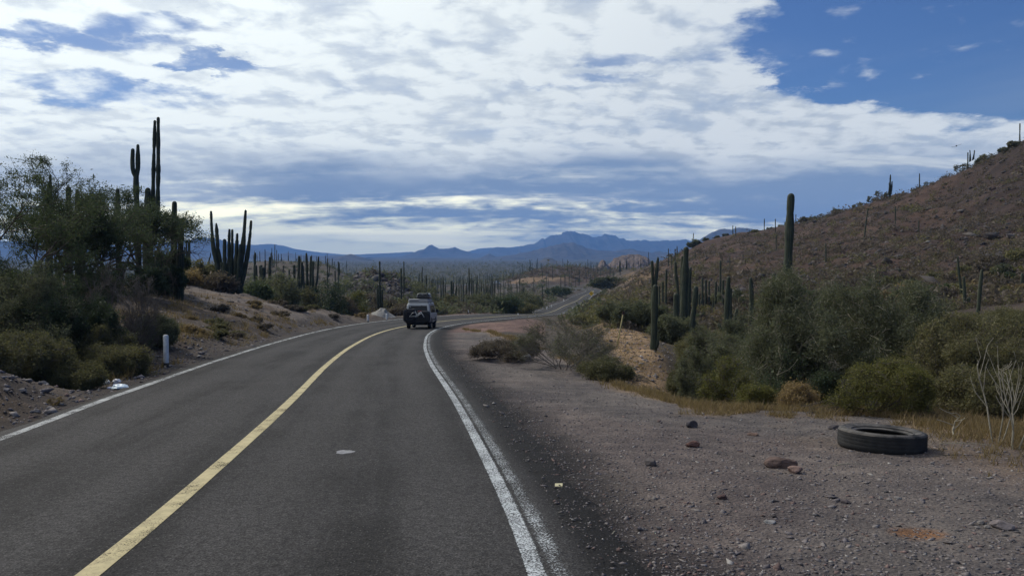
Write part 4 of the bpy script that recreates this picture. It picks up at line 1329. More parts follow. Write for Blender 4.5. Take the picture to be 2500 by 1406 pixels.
# right: the big palo verde
PV = dict(stems=5, levels=4, L=2.0, split=7, ang=.66, ratio=.62, wig=.26, up=.02, lean=.95, seg=5, r0=.10, taper=.62)
tree('big grey green palo verde with dark twisting limbs', 2035, 20.5, 1835, 2290, 672, 301, B_PAL, L_GREY, 'tree', 'palo_verde_tree', None, leaf=.022, per=55, scatter=.10, long=2.6, leaf_from=.2, **PV)
SR = 'shrubs along the wash on the right'
for lab, px, d, x0, x1, yt, sd_, lf, wd, sz, per in [
    ('airy grey shrub in the middle of the pull-off rim', 1375, 23, 1255, 1485, 772, 311, L_GREY, B_GRY, .026, 8),
    ('low dark brush at the foot of the airy grey shrub', 1235, 26, 1160, 1320, 832, 312, L_BRN, B_GRY, .04, 9),
    ('grassy green bush at the rim of the pull-off', 1490, 19.8, 1430, 1560, 878, 313, L_OLV, B_GRY, .035, 12),
    ('green bush left of the palo verde in the wash', 1730, 22, 1655, 1805, 845, 314, L_GREY, B_GRY, .045, 14),
    ('tall grey green bush at the left of the wash', 1775, 27, 1680, 1870, 800, 315, L_GREY, B_GRY, .05, 14),
    ('yellow green bush on the wash edge', 1800, 17.2, 1720, 1900, 880, 316, L_YEL, B_GRY, .035, 13),
    ('dark bush in the shade under the palo verde', 1960, 18.5, 1860, 2060, 880, 317, L_DARK, B_BRK, .045, 12),
    ('round yellow green bush right behind the tyre', 2150, 13.6, 2040, 2262, 880, 318, L_YEL, B_BRK, .030, 14),
    ('olive bush behind the yellow green one', 2260, 16.5, 2150, 2380, 860, 319, L_OLV, B_BRK, .04, 14),
    ('large olive bush at the right edge with drooping twigs', 2420, 16, 2265, 2600, 765, 320, L_OLV, B_BRK, .042, 17),
    ('low dark bush under the right edge bush', 2420, 14.2, 2330, 2560, 900, 321, L_OLV, B_BRK, .04, 13),
    ('brown dry bush beside the wash edge', 1955, 15.0, 1915, 2005, 940, 322, L_DRY, B_GRY, .03, 8),
    ('grey green bush right of the palo verde', 2320, 26, 2230, 2420, 780, 323, L_GREY, B_BRK, .055, 13),
    ('olive bush on the bank above the right edge bush', 2450, 33, 2370, 2560, 760, 324, L_OLV, B_BRK, .06, 12),
    ('dense dark green bush beside the thin yellow pole', 1545, 48, 1478, 1625, 738, 325, L_GREY, B_BRK, .07, 13),
    ('grey green bush behind the cardon on the berm', 1645, 42, 1600, 1700, 770, 326, L_GREY, B_BRK, .06, 13),
    ('olive bush in front of the leaning cactus', 1715, 31, 1650, 1790, 808, 327, L_OLV, B_GRY, .05, 13),
    ('grey bush below the knobbly cactus', 1840, 32, 1770, 1910, 770, 328, L_GREY, B_BRK, .055, 13),
    ('small yellow tuft on the wash rim', 1850, 15.4, 1820, 1890, 945, 329, L_YEL, B_GRY, .03, 10),
    ('green bush at the foot of the cardon on the berm', 1690, 24, 1640, 1750, 885, 330, L_OLV, B_GRY, .045, 13),
    ('round olive bush far right on the lower slope', 2470, 62, 2420, 2540, 675, 331, L_YEL, B_BRK, .09, 10),
    ('dark dry bush right of the palo verde top', 2290, 58, 2240, 2340, 690, 332, L_BRN, B_GRY, .07, 8),
    ('bush on the slope crest beside the far mountain', 1693, 243, 1682, 1712, 586, 333, L_GREY, B_BRK, .2, 9),
    ('green bush on the tan slope above the far curve', 1490, 255, 1440, 1540, 675, 334, L_GREY, B_BRK, .25, 9),
    ('brown bush by the far roadside', 1480, 180, 1450, 1510, 720, 335, L_BRN, B_GRY, .2, 9),
    ('grey bush beside the yellow curve sign', 1460, 150, 1430, 1500, 738, 336, L_BRN, B_GRY, .16, 9),
    ('grey green bush on the verge above the berm', 1440, 70, 1400, 1490, 770, 337, L_OLV, B_GRY, .08, 10),
]:
    o = at_px(px, d)
    plant('desert_shrub', lab, 'shrub', o, sd_, size(x0, x1, d), max(.3, zat(d, yt) - o.z), wd, lf, 0, SR, leaf=sz * (.50 if d < 34 else .8), per=per * (.62 if d < 34 else 1.4), leaf_from=.16, scatter=.05 if d < 30 else .10, long=2.2, k=3 if d > 30 else 4, rmin=.0035, **(SH4 if d < 34 else SHR))
# bare pale saplings at the right edge
for lab, px, d, x0, x1, yt, sd_ in [('bare pale sapling with long upright twigs at the right edge', 2445, 10.6, 2390, 2500, 800, 341),
                                   ('thin bare twig leaning right beside the tyre', 2325, 11.2, 2300, 2390, 985, 342),
                                   ('second bare pale sapling cut by the right edge', 2485, 10.2, 2440, 2560, 830, 343)]:
    o = at_px(px, d)
    plant('bare_sapling', lab, 'sapling', o, sd_, size(x0, x1, d), zat(d, yt) - o.z, B_PAL, L_DRY, 0, None, 'stems', 'twig_tips', leaf=.02, per=0, k=4, rmin=.0035,
          stems=3 if sd_ != 342 else 1, levels=2, L=1.2, split=4, ang=.42, ratio=.5, wig=.07, up=.08, lean=.22 if sd_ != 342 else .5, seg=7, r0=.014, first=.3)

# ------------------------------------------------------------------ shrubs scattered over hill and valley
rs = np.random.default_rng(77)
VAR = []
for i, (wd, lf) in enumerate([(B_GRY, L_BRN), (B_GRY, L_OLV), (B_BRK, L_GREY), (B_GRY, L_DRY), (B_BRK, L_DARK), (B_GRY, L_BRN), (B_BRK, L_OLV), (B_GRY, L_BRN)]):
    VAR.append(plant_mesh('desert_shrub', 400 + i, 1.0, .52 + .08 * (i % 3), wd, lf, leaf=.055, per=4.5, scatter=.06, k=3, rmin=.005, stems=7, levels=3, L=1.0, split=5, ang=.5, ratio=.55, wig=.2, up=.04, lean=.8, seg=3, r0=.02, first=.2))
VN = ['brown grey twiggy', 'olive', 'grey green', 'dry straw coloured', 'dark green', 'grey brown', 'pale olive', 'purplish brown']
TPL = []
for i in range(6):
    n = 120
    p = rs.normal(0, .30, (n, 3))
    p[:, 2] = np.abs(p[:, 2]) * .75 + .03
    a = rs.normal(0, 1, (n, 3)); a /= np.linalg.norm(a, axis=1)[:, None]
    b = np.cross(a, rs.normal(0, 1, (n, 3))); b /= np.linalg.norm(b, axis=1)[:, None]
    s_ = .10 * np.exp(rs.normal(0, .3, (n, 1)))
    TPL.append(np.stack([p - a * s_, p + b * s_ * .4, p + a * s_, p - b * s_ * .4], 1))


def scatter_stuff(name, label, x, y, sc, m, keep=70):
    z = H(x, y)
    out = []
    for t in range(len(TPL)):
        i = np.arange(len(x))[t::len(TPL)]
        if not len(i): continue
        th = rs.random(len(i)) * 6.28
        T = TPL[t][:keep].reshape(-1, 3)
        c, s_ = np.cos(th)[:, None], np.sin(th)[:, None]
        X = (T[None, :, 0] * c - T[None, :, 1] * s_) * sc[i, None] + x[i, None]
        Y = (T[None, :, 0] * s_ + T[None, :, 1] * c) * sc[i, None] + y[i, None]
        Z = T[None, :, 2] * sc[i, None] + z[i, None] - .03
        out.append(np.stack([X, Y, Z], 2).reshape(-1, 3))
    V = np.concatenate(out)
    FQ = np.arange(len(V)).reshape(-1, 4)
    return tag(link(name, arr_mesh(name, V, FQ), m), label=label, kind='stuff')


def ground_pts(n, pxa, pxb, da, db, cond=None, pw=1.0):
    px = rs.uniform(pxa, pxb, n)
    d = np.exp(math.log(da) + (math.log(db) - math.log(da)) * rs.random(n) ** pw)
    x, y = (px - 1250) / F * d, d
    _, _, uu = H(x, y, True)
    ok = np.abs(uu) > np.where(uu < 0, 5.0, 6.0)
    if cond is not None: ok &= cond(px, d, x, y)
    return x[ok], y[ok], px[ok], d[ok]


def crest(px):
    return np.interp(px, [1480, 1600, 1700, 1800, 1925, 2060, 2170, 2330, 2490, 3200], [300, 300, 250, 245, 225, 205, 190, 172, 155, 140])


# individuals: nearest ones on the hill, then on the valley floor
hx, hy, hp, hd = ground_pts(900, 1560, 2560, 50, 240, lambda px, d, x, y: (d < crest(px) * 1.01) & (d > np.interp(px, [1560, 1700, 1900, 2560], [70, 56, 52, 42])))
order = np.argsort(hd)[:150]
k = 0
for i in order:
    vi = int(rs.integers(0, 8))
    o = link('desert_shrub', VAR[vi])
    s_ = float(np.exp(rs.normal(.05, .32)) * 1.15)
    o.location = (hx[i], hy[i], hz(hx[i], hy[i]) - .04)
    o.rotation_euler = (0, 0, rs.random() * 6.28)
    o.scale = (s_ * rs.uniform(.9, 1.3), s_, s_ * rs.uniform(.75, 1.05))
    tag(o, VN[vi] + ' shrub on the stony lower slope of the right hill', 'shrub', VN[vi] + ' shrubs on the right hill')
# shrubs and little trees along the skyline of the hill
for j, (px, w, hgt) in enumerate([(2465, 26, 14), (2440, 20, 12), (2400, 30, 18), (2385, 20, 14), (2340, 34, 22), (2265, 38, 18), (2300, 20, 14), (2235, 22, 14), (2150, 34, 18), (2125, 26, 16), (2090, 24, 15), (2040, 22, 13), (2010, 36, 14),
                                  (1985, 22, 12), (1960, 26, 12), (1925, 22, 10), (1905, 14, 8), (1880, 20, 8), (1840, 18, 7), (1770, 14, 5), (1750, 12, 4), (1722, 14, 6)]):
    d = float(crest(px)) - 2
    o = at_px(px, d)
    flat = j in (2, 4, 5, 8, 9, 10, 12)
    plant('desert_shrub' if not flat else 'thorn_tree', ('flat topped thorny tree' if flat else 'small bush') + ' on the right hill skyline, ' +
          ('near the summit' if px > 2370 else 'high up' if px > 2200 else 'near the candelabra cactus' if px > 2100 else 'above the massive cardon' if px > 1900 else 'at its low end'),
          'tree' if flat else 'shrub', o, 500 + j, w * d / F, hgt * d / F + .2, B_BRK, L_GREY if j % 2 else L_OLV, 0, 'plants on the hill skyline',
          'trunk' if flat else 'stems', 'crown' if flat else 'foliage', leaf=.10, per=6.0, scatter=.05, k=3, rmin=.012, **{**SHR, 'stems': 2 if flat else 7, 'lean': .5 if flat else .7, 'up': .02})
vx, vy, vp, vd = ground_pts(260, 440, 1500, 90, 330, lambda px, d, x, y: (px < 985) | (d > 112))
for i in np.argsort(vd)[:90]:
    vi = int(rs.integers(0, 8))
    o = link('desert_shrub', VAR[vi])
    s_ = float(np.exp(rs.normal(.75, .3)))
    o.location = (vx[i], vy[i], hz(vx[i], vy[i]) - .05)
    o.rotation_euler = (0, 0, rs.random() * 6.28)
    o.scale = (s_ * 1.2, s_ * 1.1, s_ * rs.uniform(.8, 1.1))
    tag(o, VN[vi] + ' shrub on the valley floor beyond the road', 'shrub', VN[vi] + ' shrubs in the valley')
# low tufts on the cut bank between the pull-off and the road
n_ = 0
while n_ < 30:
    px = rs.uniform(430, 960); d = rs.uniform(26, 84)
    x = (px - 1250) / F * d
    z_, _, uu_ = H(x, d, True)
    if not (-9 < uu_[0] < -WL - 1.6): continue
    vi = (0, 1, 3, 5, 6)[n_ % 5]
    o = link('desert_shrub', VAR[vi])
    s_ = float(rs.uniform(.35, .85))
    o.location = (x, d, float(z_[0]) - .03)
    o.rotation_euler = (0, 0, rs.random() * 6.28)
    o.scale = (s_ * 1.3, s_ * 1.3, s_ * .8)
    tag(o, 'low ' + VN[vi] + ' tuft on the cut bank along the left road edge', 'shrub', 'low ' + VN[vi] + ' tufts on the left cut bank')
    n_ += 1
# the rest reads as a cover of scrub
sx, sy, sp_, sdp = ground_pts(6000, 1490, 2600, 46, 330, lambda px, d, x, y: d < crest(px) * np.interp(px, [1650, 1850, 2000], [.90, .93, 1.02]), 1.15)
scatter_stuff('hillside_scrub', 'low brown scrub covering the right hill', sx, sy, np.exp(rs.normal(-.05, .42, len(sx))) * (.55 + sdp / 320), L_BRN, 66)
sx, sy, sp_, sdp = ground_pts(2200, 1490, 2600, 46, 330, lambda px, d, x, y: d < crest(px) * np.interp(px, [1650, 1850, 2000], [.90, .93, 1.02]), 1.15)
scatter_stuff('hillside_scrub', 'olive scrub dotted over the right hill', sx, sy, np.exp(rs.normal(-.25, .4, len(sx))) * (.55 + sdp / 320), L_OLV, 66)
sx, sy, sp_, sdp = ground_pts(2600, -60, 1500, 95, 560)
scatter_stuff('valley_scrub', 'green grey scrub covering the valley floor', sx, sy, np.exp(rs.normal(.55, .35, len(sx))), L_GREY, 110)
sx, sy, sp_, sdp = ground_pts(1700, -60, 1500, 95, 560)
scatter_stuff('valley_scrub', 'brown scrub covering the valley floor', sx, sy, np.exp(rs.normal(.35, .35, len(sx))), L_BRN, 110)
sx, sy, sp_, sdp = ground_pts(13000, -60, 1900, 540, 2600, None, 1.15)
scatter_stuff('plain_scrub', 'distant scrub covering the plain', sx, sy, np.exp(rs.normal(1.0, .4, len(sx))) * (1 + sdp / 2500), L_OLV, 24)
sx, sy, sp_, sdp = ground_pts(500, 1240, 1560, 425, 560)
scatter_stuff('hillside_scrub', 'scrub on the far hill above the road', sx, sy, np.exp(rs.normal(.6, .35, len(sx))), L_BRN, 110)
sx, sy, sp_, sdp = ground_pts(700, 1400, 1700, 60, 420, lambda px, d, x, y: (px > 1475) | ((d > 60) & (d < 95) & (px > 1440)))
scatter_stuff('hillside_scrub', 'scrub on the roadside slope below the right hill', sx, sy, np.exp(rs.normal(.1, .4, len(sx))), L_OLV, 60)
# far cacti: hundreds of thin dark posts over the plain
CV = [col_mesh('far_cactus', [([(0, 0, -.3), (.05 * i, 0, 2.5), (.08 * i, 0, 4.6 + i * .5)], [.10, .12, .085])], ribs=7, per=1, depth=0, seed=i) for i in range(3)]
fx, fy, fp, fd = ground_pts(320, 560, 1500, 150, 700, lambda px, d, x, y: (d > 300) | ((px > 960) & (d > 230) & (px < 1220)))
for i in np.argsort(fd)[:75]:
    o = link('cactus', CV[int(rs.integers(0, 3))], M_CAC)
    s_ = rs.uniform(.7, 1.5)
    o.location = (fx[i], fy[i], hz(fx[i], fy[i]))
    o.scale = (s_ * 1.1, s_ * 1.1, s_)
    tag(o, 'tiny distant cactus standing on the scrubby plain', 'cactus', 'distant cacti on the plain')
sx, sy, sp_, sdp = ground_pts(1000, 300, 1700, 340, 2200, None, 1.0)
z = H(sx, sy)
h_ = rs.uniform(3, 7.5, len(sx)); w_ = rs.uniform(.10, .2, len(sx))
V = []
for kx, ky in ((1, 0), (-.5, .87), (-.5, -.87)):
    for top in (0, 1):
        V.append(np.stack([sx + kx * w_, sy + ky * w_, z - .3 + top * (h_ + .3)], 1))
V = np.stack(V, 1).reshape(-1, 3)
b6 = (np.arange(len(sx)) * 6)[:, None]
FQ = np.concatenate([b6 + np.array([[0, 1, 3, 2]]), b6 + np.array([[2, 3, 5, 4]]), b6 + np.array([[4, 5, 1, 0]])])
me = arr_mesh('cactus_forest', V, FQ)
set_col(me, 'rib', np.zeros((len(V), 3)))
tag(link('cactus_forest', me, M_CAC), 'far off forest of thin cacti on the plain', kind='stuff')

# ------------------------------------------------------------------ loose stones and dry grass (uncountable cover)
M_PEB, g = mat('loose_stone')
att = g.n('ShaderNodeAttribute', attribute_name='stone').outputs['Color']
pos = g.n('ShaderNodeNewGeometry').outputs['Position']
n = g.noise(pos, 40.0, 4.0, .6)
g.out(g.bsdf(g.mix(g.ss(n, .3, .7), g.mix(1.0, att, (.75, .75, .75), 'MULTIPLY'), g.mix(1.0, att, (1.2, 1.2, 1.2), 'MULTIPLY')), .9, .2))
rs = np.random.default_rng(5)
OCT = np.array([(1, 0, 0), (0, 1, 0), (-1, 0, 0), (0, -1, 0), (.25, .1, .75), (0, 0, -.5)], float)
OCF = np.array([(0, 1, 4), (1, 2, 4), (2, 3, 4), (3, 0, 4), (1, 0, 5), (2, 1, 5), (3, 2, 5), (0, 3, 5)])


def stones(name, label, x, y, size, flat=.55, tone=1.0):
    n = len(x)
    z = H(x, y)
    J = OCT[None] * (1 + rs.normal(0, .25, (n, 6, 3)))
    J = J * np.stack([rs.uniform(.7, 1.5, n), rs.uniform(.6, 1.0, n), rs.uniform(.35, .9, n) * flat * 1.6], 1)[:, None, :]
    tilt = rs.normal(0, .3, n)
    Z = J[:, :, 2] + J[:, :, 0] * np.sin(tilt)[:, None]
    th = rs.random(n) * 6.28
    c, s_ = np.cos(th)[:, None], np.sin(th)[:, None]
    X = (J[:, :, 0] * c - J[:, :, 1] * s_) * size[:, None] + x[:, None]
    Y = (J[:, :, 0] * s_ + J[:, :, 1] * c) * size[:, None] + y[:, None]
    Z = Z * size[:, None] + z[:, None] + size[:, None] * .05
    V = np.stack([X, Y, Z], 2).reshape(-1, 3)
    FQ = ((np.arange(n) * 6)[:, None, None] + OCF[None]).reshape(-1, 3)
    base = np.array([(.17, .15, .15), (.13, .115, .12), (.22, .195, .185), (.16, .11, .10), (.09, .085, .09), (.28, .26, .245)])[rs.choice(6, n, p=[.3, .25, .17, .12, .11, .05])]
    colr = tone * np.repeat(base * np.exp(rs.normal(0, .15, (n, 1))), 6, 0)
    me = arr_mesh(name, V, FQ)
    set_col(me, 'stone', colr)
    return tag(link(name, me, M_PEB), label, kind='stuff')


def pull_pts(n, da, db, pw=1.0, rim=1.0):
    d = np.exp(math.log(da) + (math.log(db) - math.log(da)) * rs.random(n) ** pw)
    px = rs.uniform(1050, 2700, n)
    x, y = (px - 1250) / F * d, d
    _, _, uu = H(x, y, True)
    ed = np.interp(px, [1100, 1250, 1450, 1520, 1600, 1700, 1800, 2170, 2330, 2490], [60, 40, 22, 19.4, 17, 15, 14.5, 14, 13, 11.8])
    ok = (uu > WR + .72 + rs.exponential(.2, n) * (rs.random(n) < .8) - rs.exponential(.12, n)) & (y < ed * rim)
    return x[ok], y[ok]


x, y = pull_pts(34000, 3.6, 40)
stones('gravel', 'loose grey and mauve gravel on the roadside pull-off', x, y, np.exp(rs.normal(math.log(.011), .45, len(x))))
x, y = pull_pts(4200, 3.6, 30)
stones('gravel', 'larger flat chips of stone among the gravel', x, y, np.exp(rs.normal(math.log(.021), .35, len(x))), .35)
d = np.exp(rs.uniform(math.log(10), math.log(40), 7000))
px = rs.uniform(-150, 700, 7000)
x, y = (px - 1250) / F * d, d
_, _, uu = H(x, y, True)
ok = (uu < -WL - .35) & (-uu < 6)
x, y = x[ok], y[ok]
stones('rubble', 'dark rubble on the left road bank', x, y, np.exp(rs.normal(math.log(.03), .5, len(x))), .7)
x, y = [], []
kk_ = np.nonzero((RC[:, 1] > 3.2) & (RC[:, 1] < 30))[0]
kk_ = rs.choice(kk_, 9000, p=(1 / RC[kk_, 1]) / (1 / RC[kk_, 1]).sum())
uu = WR + .22 + np.abs(rs.normal(.55, .45, 9000))
x = RC[kk_, 0] + RT[kk_, 1] * uu + rs.normal(0, .3, 9000) * RT[kk_, 0]
y = RC[kk_, 1] - RT[kk_, 0] * uu + rs.normal(0, .3, 9000) * RT[kk_, 1]
stones('gravel', 'small dark chips spilled over the crumbling asphalt edge', x, y, np.exp(rs.normal(math.log(.0085), .5, 9000)), .6)
# the chips on the asphalt lie on its surface
me_ = COL.objects[-1].data
co = np.empty(len(me_.vertices) * 3)
me_.vertices.foreach_get('co', co)
co = co.reshape(-1, 6, 3)
on = uu < WR + .62
co[on, :, 2] += (road_z(kk_, np.minimum(uu, WR)) - H(x, y))[on, None]
me_.vertices.foreach_set('co', co.ravel())
d = rs.uniform(19, 55, 2600)
px = 1560 + (30 - d) * 3 + rs.normal(0, 60, 2600)
x, y = (px - 1250) / F * d, d
_, _, uu = H(x, y, True)
ok = uu > 6
stones('rubble', 'dark stones and clods on the tan berm', x[ok], y[ok], np.exp(rs.normal(math.log(.035), .5, ok.sum())), .7)
d = np.exp(rs.uniform(math.log(19), math.log(75), 9000))
px = rs.uniform(180, 1000, 9000)
x, y = (px - 1250) / F * d, d
_, _, uu = H(x, y, True)
ok = (uu < -WL - .8) & (uu > -34)
stones('rubble', 'grey stones and clods strewn over the left dirt pull-off', x[ok], y[ok], np.exp(rs.normal(math.log(.04), .5, ok.sum())), .6)
hx, hy, hp, hd = ground_pts(900, 1560, 2560, 60, 200, lambda px, d, x, y: d < crest(px))
stones('boulders', 'dark boulders breaking through the right hill', hx, hy, np.exp(rs.normal(math.log(.38), .4, len(hx))), .75, .42)
hx, hy, hp, hd = ground_pts(6000, 1560, 2560, 48, 200, lambda px, d, x, y: d < crest(px))
stones('rubble', 'dark broken stones on the right hill', hx, hy, np.exp(rs.normal(math.log(.14), .55, len(hx))), .7, .5)
kx, ky, kp, kd = ground_pts(900, 830, 1000, 165, 200)
stones('rubble', 'boulders on the stony knoll', kx, ky, np.exp(rs.normal(math.log(.35), .5, len(kx))), .8, .6)


def grass(name, label, x, y, hgt, m, per=7, spread=.05):
    n = len(x) * per
    bx = np.repeat(x, per) + rs.normal(0, spread, n)
    by = np.repeat(y, per) + rs.normal(0, spread, n)
    bz = H(bx, by) - .01
    h_ = np.repeat(hgt, per) * rs.uniform(.5, 1.2, n)
    lean = rs.normal(0, .45, (n, 2)) * h_[:, None]
    w_ = rs.uniform(.0025, .005, n) * (1 + by / 14)
    th = rs.random(n) * 6.28
    A = np.stack([bx - w_ * np.cos(th), by - w_ * np.sin(th), bz], 1)
    B = np.stack([bx + w_ * np.cos(th), by + w_ * np.sin(th), bz], 1)
    C = np.stack([bx + lean[:, 0], by + lean[:, 1], bz + h_], 1)
    V = np.stack([A, B, C], 1).reshape(-1, 3)
    return tag(link(name, arr_mesh(name, V, np.arange(len(V)).reshape(-1, 3)), m), label, kind='stuff')


# straw coloured grass on the rim of the pull-off
n = 5200
px = rs.uniform(1130, 2600, n)
ed = np.interp(px, [1100, 1250, 1450, 1520, 1600, 1700, 1800, 2170, 2330, 2490], [60, 40, 22, 19.4, 17, 15, 14.5, 14, 13, 11.8])
y = ed + rs.normal(-.5, .9, n)
x = (px - 1250) / F * y
keep = fbm(x / 2.5, y / 2.5, 4, 31) > .42
grass('dry_grass', 'straw coloured grass along the rim of the pull-off', x[keep], y[keep], rs.uniform(.05, .20, keep.sum()), L_DRY, 8)
n = 6500
d = np.exp(rs.uniform(math.log(12), math.log(60), n))
px = rs.uniform(-60, 980, n)
x, y = (px - 1250) / F * d, d
_, _, uu = H(x, y, True)
keep = (uu < -WL - 1.0) & (uu > -22) & (fbm(x / 2.2, y / 2.2, 4, 33) > .50)
grass('dry_grass', 'dry tan grass on the left bank', x[keep], y[keep], rs.uniform(.08, .36, keep.sum()), L_DRY, 10, .09)
n = 1500
d = rs.uniform(19, 60, n)
px = 1560 + (30 - d) * 3 + rs.normal(0, 55, n)
x, y = (px - 1250) / F * d, d
_, _, uu = H(x, y, True)
keep = uu > 5
grass('dry_grass', 'sparse tan grass on the berm right of the road', x[keep], y[keep], rs.uniform(.04, .12, keep.sum()), L_DRY, 6, .07)

# ------------------------------------------------------------------ single rocks
def rock(label, px, py, w, h, col, seed, name='rock', cat='rock', depth=None, ang=True):
    p = hit(px, py)
    k = p.y / F
    rng = random.Random(seed)
    bm = bmesh.new()
    bmesh.ops.create_icosphere(bm, subdivisions=3, radius=1.0)
    cuts = [(Vector((rng.gauss(0, 1), rng.gauss(0, 1), rng.gauss(0, .8))).normalized(), rng.uniform(.55, .85)) for _ in range(9 if ang else 4)]
    for v_ in bm.verts:
        for nn, dd in cuts:
            s_ = v_.co.dot(nn)
            if s_ > dd: v_.co -= nn * (s_ - dd)
        v_.co += Vector((rng.gauss(0, 1), rng.gauss(0, 1), rng.gauss(0, 1))) * .018
    for v_ in bm.verts:
        v_.co = Vector((v_.co.x * w * k * .62, v_.co.y * (depth or w) * k * .5, v_.co.z * h * k * .62 + h * k * .36))
    m = simple_mat('rock_' + str(seed), col, .92, .15, 0, .3, 12, .5)
    o = fin_bm(name, bm, m)
    o.location = p
    o.rotation_euler = (0, 0, rng.uniform(-.4, .4))
    return tag(o, label, cat)


rock('large flat topped red brown rock on the gravel left of the tyre', 1906, 1140, 66, 26, (.115, .080, .070), 1)
rock('small pinkish block against the large red brown rock', 1941, 1156, 34, 17, (.20, .135, .115), 2)
rock('dark pointed stone near the rim of the pull-off', 1689, 1045, 25, 19, (.075, .068, .075), 3)
rock('reddish stone in the middle of the pull-off', 1691, 1090, 29, 16, (.15, .085, .072), 4)
rock('grey stone standing between road edge and the red brown rock', 1588, 1137, 32, 19, (.11, .095, .092), 5)
rock('small dark red stone low on the gravel', 1764, 1217, 24, 12, (.10, .065, .062), 6)
rock('pale grey boulder at the foot of the airy grey shrub', 1285, 882, 28, 17, (.34, .33, .33), 7)
rock('white stone on the tan berm', 1566, 874, 7, 6, (.62, .60, .58), 8)
rock('flat dark stone left of the tyre', 2036, 1046, 34, 9, (.06, .052, .055), 9)
rock('pale slab on the crest of the left bank', 16, 892, 30, 12, (.33, .31, .29), 10)
rock('slanting brown chip of wood coloured stone on the gravel', 1836, 1062, 30, 6, (.15, .10, .08), 11)
rock('pale stone at the wash rim', 1748, 993, 24, 10, (.30, .285, .28), 12)
rock('brown stone beside the pale one at the wash rim', 1772, 996, 16, 9, (.15, .11, .10), 13)
rock('grey embedded stone near the right edge of the gravel', 2446, 1290, 46, 20, (.17, .145, .145), 14)
rock('dark stone in the lower middle of the gravel', 2065, 1228, 22, 8, (.09, .075, .078), 15)
rock('flat pale chip in front of the red brown rocks', 1880, 1280, 26, 7, (.26, .25, .245), 16)
rock('low stone block near the left road edge', 150, 990, 14, 7, (.2, .18, .17), 17)
for k, (px, py, w, h) in enumerate([(2170, 1222, 14, 8), (2192, 1220, 16, 8), (2150, 1220, 12, 7), (2395, 1282, 16, 9), (2410, 1292, 14, 8), (2385, 1292, 14, 6), (2275, 1135, 10, 7), (1997, 1118, 10, 7)]):
    rock(['grey stone of the small heap on the gravel', 'second grey stone of the small heap on the gravel', 'pinkish end stone of the small heap on the gravel', 'stone in the cluster near the right edge', 'round stone in the cluster near the right edge',
          'flat stone in the cluster near the right edge', 'pale pebble in front of the tyre', 'pale pebble between the red brown rock and the tyre'][k], px, py, w, h, (.21, .19, .18), 30 + k)
for k, (px, py, w, h) in enumerate([(70, 935, 16, 9), (98, 925, 12, 7), (30, 925, 14, 8), (55, 960, 18, 9), (120, 1000, 15, 8), (15, 955, 16, 9), (352, 905, 14, 5), (408, 897, 22, 6), (180, 975, 12, 6), (90, 1010, 16, 8)]):
    rock(['grey stone high on the left bank', 'small stone on the crest of the left bank', 'stone at the top of the bank near the left edge', 'broad stone on the face of the left bank', 'stone low on the left bank', 'stone at the left edge on the bank',
          'flat stone left of the near white post', 'flat pale stone at the foot of the near white post', 'stone above the road line on the left', 'stone at the foot of the left bank'][k], px, py, w, h, (.2, .18, .175), 50 + k)

# pale sand heap behind the two posts
p = hit(935, 768)
kk = p.y / F
n = 60
gx_, gy_ = np.meshgrid(np.linspace(-1, 1, n), np.linspace(-1, 1, n))
r2 = np.sqrt(gx_ ** 2 + gy_ ** 2)
hh_ = np.clip(1 - r2, 0, 1) ** 1.25
peak = np.clip(1 - np.sqrt(((gx_ - .18) / .12) ** 2 + (gy_ / .3) ** 2), 0, 1) * .28
hh_ = hh_ * (1 + (fbm(gx_ * 5, gy_ * 5, 4, 7) - .5) * .4) + peak
hx_, hy_ = gx_.ravel() * 34 * kk, gy_.ravel() * 2.2
V = np.stack([hx_, hy_, H(hx_ + p.x, hy_ + p.y) - p.z + hh_.ravel() * 15 * kk - .06], 1)
i0 = (np.arange(n - 1)[:, None] * n + np.arange(n - 1)[None]).ravel()
o = link('sand_heap', arr_mesh('sand_heap', V, np.stack([i0, i0 + 1, i0 + n + 1, i0 + n], 1), True), simple_mat('pale_sand', (.235, .225, .21), .95, .1, 0, .25, 5, .8))
o.location = p
tag(o, 'heap of pale sand behind the white posts left of the van', 'sand heap')

# ------------------------------------------------------------------ litter
def crumple(label, px, py, w, h, col, seed, name='plastic_bag', cat='litter', second=None):
    p = hit(px, py)
    k = p.y / F
    rng = random.Random(seed)
    bm = bmesh.new()
    bmesh.ops.create_icosphere(bm, subdivisions=3, radius=1.0)
    off = rng.uniform(0, 50)
    for v_ in bm.verts:
        a, e = math.atan2(v_.co.y, v_.co.x), v_.co.z
        f = .72 + .5 * float(vnoise(np.array([a * 1.7 + off]), np.array([e * 2.3 + off]), seed)[0]) + rng.gauss(0, .035)
        v_.co = Vector((v_.co.x * f * w * k * .5, v_.co.y * f * w * k * .42, max(v_.co.z * f, -.5) * h * k * .5 + h * k * .22))
    m = simple_mat('plastic_' + str(seed), col, .45, .5, 0, .12, 9, .5)
    o = fin_bm(name, bm, m, None, False)
    o.location = p
    return tag(o, label, cat)


crumple('round white plastic bag in the left ditch', 260, 938, 17, 15, (.72, .72, .72), 71)
crumple('tilted white plastic bag behind the blue and white wrapper', 285, 936, 20, 14, (.66, .65, .68), 72)
crumple('pale blue and white crumpled wrapper nearest the road', 293, 949, 40, 15, (.60, .70, .78), 73, 'wrapper')
crumple('dark blue scrap between the white bags', 279, 944, 9, 9, (.06, .09, .30), 74, 'wrapper')
crumple('small blue and white scrap left of the wrapper', 268, 950, 13, 6, (.45, .48, .62), 75, 'wrapper')
crumple('torn white plastic bag caught on the rim of the pull-off', 1516, 930, 13, 18, (.66, .68, .64), 76)
crumple('crumpled scrap of pale plastic by the airy shrub', 1154, 968, 10, 4, (.62, .60, .58), 77, 'wrapper')
